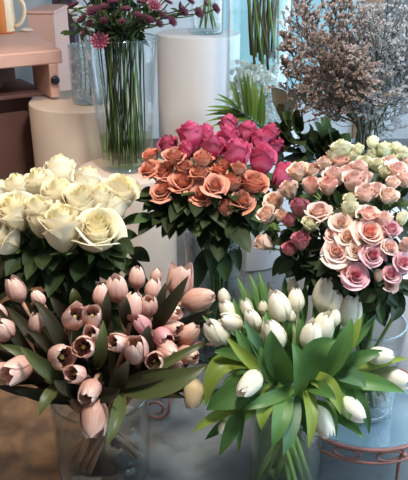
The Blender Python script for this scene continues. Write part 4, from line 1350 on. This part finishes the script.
# ------------------------------------------------------------------ statice
ST = [(296, 12, 'a'), (290, 44, 'c'), (290, 72, 'c'), (302, 96, 'c'), (312, 22, 'a'), (322, 50, 'c'), (318, 82, 'c'), (336, 12, 'a'),
      (344, -8, 'a'), (350, 46, 'a'), (352, 84, 'c'), (366, 18, 'b'), (378, 54, 'b'), (388, 4, 'b'), (398, 36, 'b'), (404, 76, 'b'), (376, 90, 'b'), (396, 108, 'b'), (416, 14, 'b'), (418, 56, 'b'),
      (334, 66, 'c'), (362, 66, 'a'), (340, 104, 'c'), (366, 112, 'b')]
STL = ['statice stem furthest up at the left against the window', 'statice stem reaching left at mid height', 'statice stem reaching furthest left, lower', 'brownish statice stem lowest at the left',
       'statice stem second from the left at the top', 'brownish statice stem in the left middle', 'brownish statice stem low in the left middle', 'statice stem at the top, left of the brown post',
       'statice stem with a forked tip above all others', 'statice stem in the centre before the post', 'brownish statice stem low in the centre', 'lilac statice stem in front of the brown post',
       'lilac statice stem right of the centre', 'lilac statice stem at the top, right of the post', 'lilac statice stem at the right, upper', 'lilac statice stem at the right edge, middle',
       'lilac statice stem low right of the centre', 'pale lilac statice stem lowest at the right edge', 'lilac statice stem cut by the right edge at the top', 'lilac statice stem cut by the right edge at mid height',
       'brownish statice stem between the left middle and the centre', 'statice stem just right of the centre', 'brownish statice stem lowest in the centre', 'lilac statice stem lowest right of the centre']
c = V_STAT['c']
for i, ((px, py, kd), lab) in enumerate(zip(ST, STL)):
    rnd = random.Random(1500 + i)
    tip = at_y(px, py, 1.74 + 0.16 * math.sin(i * 2.3))
    neck = Vector((c.x + rnd.uniform(-.03, .03), c.y + rnd.uniform(-.03, .03), V_STAT['zr']))
    bot = Vector((2 * c.x - neck.x, 2 * c.y - neck.y, c.z + .02))
    L = (tip - neck).length
    main = bez(neck, neck + Vector((0, 0, L * .45)), tip - Vector((0, 0, L * .25)), tip, 14)
    t = thing('statice', bot, lab, 'flower', 'lilac statice at the right back')
    tw, fl = MB(), MB()
    tw.tube([bot] + main, [.0022] * 8 + [.0013] * (len(main) - 7), 5)

    def floret(p, d):
        s = rnd.uniform(.0034, .0058)
        X, Y, Z = frame(d, rnd.uniform(0, 6))
        n0 = len(fl.v)
        ring = [p + (X * math.cos(q * PI * .4) + Y * math.sin(q * PI * .4)) * s * .8 + Z * s * (1.5 if q % 2 else 1.1) for q in range(5)]
        for v in [p] + ring:
            fl.v.append(tuple(v)); fl.uv.append((0, 0))
        for q in range(5):
            fl.f.append((n0, n0 + 1 + q, n0 + 1 + (q + 1) % 5))
    for j in range(5, 15):
        for s in range(3):
            o = main[j] if j < len(main) else main[-1]
            tang = (main[min(j + 1, 14)] - main[j - 1]).normalized()
            az = rnd.uniform(0, 2 * PI)
            X, Y, Z = frame(tang)
            d = (Z * 0.85 + (X * math.cos(az) + Y * math.sin(az)) * 0.9).normalized()
            bl = (0.075 * (1 - (j - 5) / 11) + 0.018) * rnd.uniform(.7, 1.2)
            e = o + d * bl + Vector((0, 0, bl * .25))
            tw.tube([o, o + d * bl * .5, e], .0009, 3, False)
            for q in range(5):
                u = 0.35 + 0.65 * q / 4
                oo = o + (e - o) * u
                dd = (d + Vector((rnd.uniform(-1, 1), rnd.uniform(-1, 1), rnd.uniform(-.3, .9)))).normalized()
                e2 = oo + dd * rnd.uniform(.008, .02)
                tw.tube([oo, e2], .0006, 3, False)
                for z in range(4):
                    floret(oo + (e2 - oo) * (0.4 + 0.2 * z), (dd + Vector((rnd.uniform(-.8, .8), rnd.uniform(-.8, .8), rnd.uniform(0, .8)))).normalized())
    tw.build('twig', M['statice_twig'], t)
    tag(fl.build('blossoms', M['statice_' + kd], t, smooth=False), kind='stuff')

# ------------------------------------------------------------------ small round iron table
TC = Vector((0.325, 1.16, 0)); TR = 0.155; TZ = 0.12
t = thing('plant_stand', TC, 'small round rose painted iron table with a glass top under the spray roses', 'table')


def ring(cn, r, z, rad, n=72):
    mb = MB()
    mb.tube([Vector((cn.x + r * math.cos(2 * PI * k / n), cn.y + r * math.sin(2 * PI * k / n), z)) for k in range(n + 1)], rad, 8, False)
    return mb


mb = MB(); mb.lathe([(.0001, TZ - .004), (TR - .006, TZ - .004), (TR - .004, TZ), (TR - .006, TZ + .0035), (.0001, TZ + .0035)], TC, 72)
mb.build('tabletop', M['table_glass'], t, flat_edges=True)
ring(TC, TR, TZ, .0042).build('rim', M['iron'], t)
ring(TC, TR, TZ - .03, .0034).build('lower_ring', M['iron'], t)
for k in range(12):
    a0 = 2 * PI * k / 12 + .15
    mb = MB()
    pts = []
    for j in range(25):
        q = 2 * PI * j / 24
        an = a0 + .16 * math.cos(q) + .02
        pts.append(Vector((TC.x + TR * math.cos(an), TC.y + TR * math.sin(an), TZ - .015 + .0105 * math.sin(q))))
    mb.tube(pts, .0024, 6, False)
    mb.build('scroll_loop', M['iron'], t)


def scroll_pts(cn, out, r, turns=1.35, n=30):
    """Curl in the upright plane of out, ending at the top outside."""
    pts = []
    for j in range(n + 1):
        q = j / n
        a = -PI / 2 - 2 * PI * turns * (1 - q)
        rr = r * (0.22 + 0.78 * q)
        pts.append(cn + out * (math.cos(a) * rr) + Vector((0, 0, math.sin(a) * rr)))
    return pts


for k in range(4):
    a = math.radians(20 + 90 * k)
    d = Vector((math.cos(a), math.sin(a), 0))
    p = TC + d * TR
    sc = scroll_pts(p + d * .014 + Vector((0, 0, .019)), d, .016)
    leg = [p + Vector((0, 0, TZ - .004)), p + Vector((0, 0, TZ * .6)) - d * .008, p + Vector((0, 0, .02)) - d * .006] 
    mb = MB(); mb.tube(leg + [sc[-1]] + sc[::-1][1:], .0034, 8)
    mb.build('leg', M['iron'], t)
    mb = MB(); mb.ball(p + Vector((0, 0, TZ - .015)) + d * .004, .006, 8, 6)
    mb.build('collar', M['iron'], t)

# low wire stand whose curled foot shows between the two front vases
SCN = Vector((0.03, 1.52, 0))
t = thing('wire_stand', SCN, 'low rose painted wire stand round the tall rose vase, with a curled foot', 'stand')
ring(SCN, .083, .075, .0032).build('ring', M['iron'], t)
s0 = at_t(157, 421, 1.54)
feet = [Vector((s0.x, s0.y, 0)), SCN + Vector((.22, -.1, 0)), SCN + Vector((.02, .25, 0))]
for k, ft in enumerate(feet):
    d = Vector((ft.x - SCN.x, ft.y - SCN.y, 0)).normalized()
    sv = cs(-1, 0, 0) if k == 0 else d
    cn = Vector((ft.x, ft.y, .033))
    sc = []
    for j in range(33):
        q = j / 32
        a = 2.6 * PI * q - 0.15
        rr = .029 * (1 - .62 * q)
        sc.append(cn + sv * (-math.cos(a) * rr) + Vector((0, 0, -math.sin(a) * rr)))
    st = SCN + d * .083 + Vector((0, 0, .075))
    arm = bez(st, st + d * .06 + Vector((0, 0, .05)), sc[0] + Vector((0, 0, .06)), sc[0], 10)
    mb = MB(); mb.tube(arm + sc[1:], .0033, 8)
    mb.build('scroll_foot', M['iron'], t)

# ------------------------------------------------------------------ pink cabinet at upper left
ZT = 0.66
q = [at_z(-60, 60, ZT), at_z(61.5, 49.5, ZT), at_z(33, 31, ZT), at_z(-60, 33, ZT)]
top = [(p.x, p.y) for p in q]
t = thing('cabinet', ((top[0][0] + top[1][0]) / 2, top[1][1] + .2, 0), 'dusty pink painted cabinet with an overhanging top at the upper left', 'cabinet')
mb = MB(); mb.prism(top, ZT - .044, ZT, .004)
mb.build('worktop', M['pink_paint'], t, smooth=False)
# unit vectors along the front edge and into depth
e1 = (Vector((top[1][0] - top[0][0], top[1][1] - top[0][1], 0))).normalized()
e2 = Vector((-e1.y, e1.x, 0))
fr = Vector((-0.612, 2.415, 0))


def quad(o, a0, a1, b0, b1):
    return [((o + e1 * a + e2 * b_).x, (o + e1 * a + e2 * b_).y) for a, b_ in ((a0, b0), (a1, b0), (a1, b1), (a0, b1))]


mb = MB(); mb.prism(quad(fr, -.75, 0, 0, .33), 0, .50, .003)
body = mb.build('body', M['pink_shaded'], t, smooth=False)
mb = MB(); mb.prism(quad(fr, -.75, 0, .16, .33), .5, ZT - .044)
mb.build('back_panel', M['pink_shaded'], t, smooth=False)
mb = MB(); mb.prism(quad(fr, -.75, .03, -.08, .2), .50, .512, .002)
mb.build('shelf', M['pink_shaded'], t, smooth=False)
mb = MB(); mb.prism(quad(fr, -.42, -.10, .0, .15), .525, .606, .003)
dr = mb.build('drawer', M['pink_shaded'], t, smooth=False)
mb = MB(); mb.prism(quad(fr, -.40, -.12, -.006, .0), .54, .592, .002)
mb.build('drawer_front', M['pink_shaded'], dr, smooth=False)
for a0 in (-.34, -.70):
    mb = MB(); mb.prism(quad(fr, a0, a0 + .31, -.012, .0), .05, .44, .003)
    d_ = mb.build('door', M['pink_shaded'], t, smooth=False)
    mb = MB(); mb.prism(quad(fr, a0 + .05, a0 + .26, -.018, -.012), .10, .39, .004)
    mb.build('door_panel', M['pink_shaded'], d_, smooth=False)
lp = at_z(54.5, 97, .505)
ep = Vector((lp.x, lp.y, 0))
mb = MB(); mb.prism([((ep + e1 * a + e2 * b_).x, (ep + e1 * a + e2 * b_).y) for a, b_ in ((-.013, -.01), (.013, -.01), (.013, .16), (-.013, .16))], .505, ZT - .044, .002)
sp = mb.build('side_panel', M['pink_paint'], t, smooth=False)
kp = ep + e2 * -.012 + Vector((0, 0, .565))
mb = MB()
rows = []
for r_, b_ in ((.0001, -.018), (.009, -.018), (.0145, -.014), (.0155, -.008), (.012, -.003), (.007, 0.004), (.0001, .004)):
    rows.append([kp + e2 * b_ + (e1 * math.cos(2 * PI * k / 24) + Vector((0, 0, 1)) * math.sin(2 * PI * k / 24)) * r_ for k in range(24)])
mb.grid(rows, close=True)
tag(mb.build('knob', M['knob'], sp), 'dark round knob')

# pink side cabinet behind
x0, x1 = at_y(27, 12, 2.86).x, at_y(53, 12, 2.86).x
t = thing('side_cabinet', ((x0 + x1) / 2, 3.0, 0), 'narrow dusty pink side cabinet standing behind the cabinet top', 'cabinet')
zt = at_y(40, 11, 2.86).z
mb = MB(); mb.box(x0, x1, 2.86, 3.16, 0, zt - .012, .003); mb.build('body', M['pink_paint'], t, smooth=False)
mb = MB(); mb.box(x0 - .006, x1 + .006, 2.855, 3.17, zt - .012, zt, .003); mb.build('lid', M['pink_paint'], t, smooth=False)

# pitcher and shell on the cabinet top
pc = at_z(3, 34, ZT)
pc = Vector((pc.x, pc.y + .03, ZT + .0005))
t = thing('pitcher', pc, 'orange and cream ceramic pitcher with a loop handle on the pink cabinet', 'pitcher')
mb = MB(); mb.lathe([(.0001, 0), (.034, 0), (.038, .006), (.042, .05), (.041, .11), (.044, .15), (.041, .15), (.037, .11), (.037, .02), (.0001, .016)], pc, 40)
mb.build('body', M['ceramic_orange'], t)
mb = MB(); mb.lathe([(.0385, .008), (.0445, .05), (.0435, .11), (.0455, .148), (.0415, .149), (.0405, .11), (.0415, .05), (.037, .01)], pc, 40, True)
rows_keep = [f for f in mb.f]
mb.f = [f for f in rows_keep if sum(mb.v[i][0] for i in f) / 4 > pc.x + .018]
mb.build('stripe', M['ceramic_cream'], t)
hp = pc + Vector((.042, -.004, .012))
mb = MB(); mb.tube(bez(hp + Vector((0, 0, .012)), hp + Vector((.05, 0, .02)), hp + Vector((.065, 0, .13)), hp + Vector((0, 0, .115)), 14), .0075, 10)
mb.build('handle', M['ceramic_cream'], t)
shp = at_z(26.5, 31.5, ZT + .002)
mb = MB()
rows = []
for i in range(9):
    v = i / 8
    rows.append([Vector((shp.x - .022 + .048 * v, shp.y, ZT + .0085)) + Vector((0, math.cos(k * PI / 6) * .014 * math.sin(PI * (.08 + .86 * v)) ** .8 * (1 + .1 * (k % 2)), math.sin(k * PI / 6) * .008 * math.sin(PI * (.08 + .86 * v)) ** .8 * (1 + .12 * (k % 2)))) for k in range(12)])
mb.grid(rows, close=True)
tag(mb.build('seashell', M['shell']), 'small white shell lying beside the pitcher handle', 'shell')

# ------------------------------------------------------------------ light
w = bpy.data.worlds.new('room_light')
SC.world = w
w.use_nodes = True
w.node_tree.nodes['Background'].inputs[0].default_value = (0.86, 0.92, 1.0, 1)
w.node_tree.nodes['Background'].inputs[1].default_value = 0.15


def lamp(name, kind, loc, target, power, col, size=0.3, **kw):
    d = bpy.data.lights.new(name, kind)
    d.energy = power
    d.color = col
    if kind == 'AREA':
        d.shape = 'DISK'
        d.size = size
    else:
        d.shadow_soft_size = size
    for a, b_ in kw.items():
        setattr(d, a, b_)
    o = bpy.data.objects.new(name, d)
    COL.objects.link(o)
    o.location = loc
    o.rotation_euler = (Vector(target) - Vector(loc)).to_track_quat('-Z', 'Y').to_euler()
    return o


lamp('ceiling_lamp', 'AREA', (0.2, 0.85, 1.95), (0.0, 1.3, 0.3), 30, (1.0, 0.95, 0.88), 0.3)
lamp('warm_spot_lamp', 'SPOT', (-1.1, 1.5, 2.2), (-0.40, 1.75, 0.4), 55, (1.0, 0.70, 0.46), 0.06, spot_size=math.radians(50), spot_blend=0.6)

SC.view_settings.view_transform = 'Standard'
SC.view_settings.look = 'None'
SC.view_settings.gamma = 1
SC.view_settings.exposure = 0.38
for o in bpy.data.objects:
    if '_o' in o.keys():
        del o['_o']
SC.cycles.transparent_max_bounces = 24
SC.cycles.max_bounces = 10
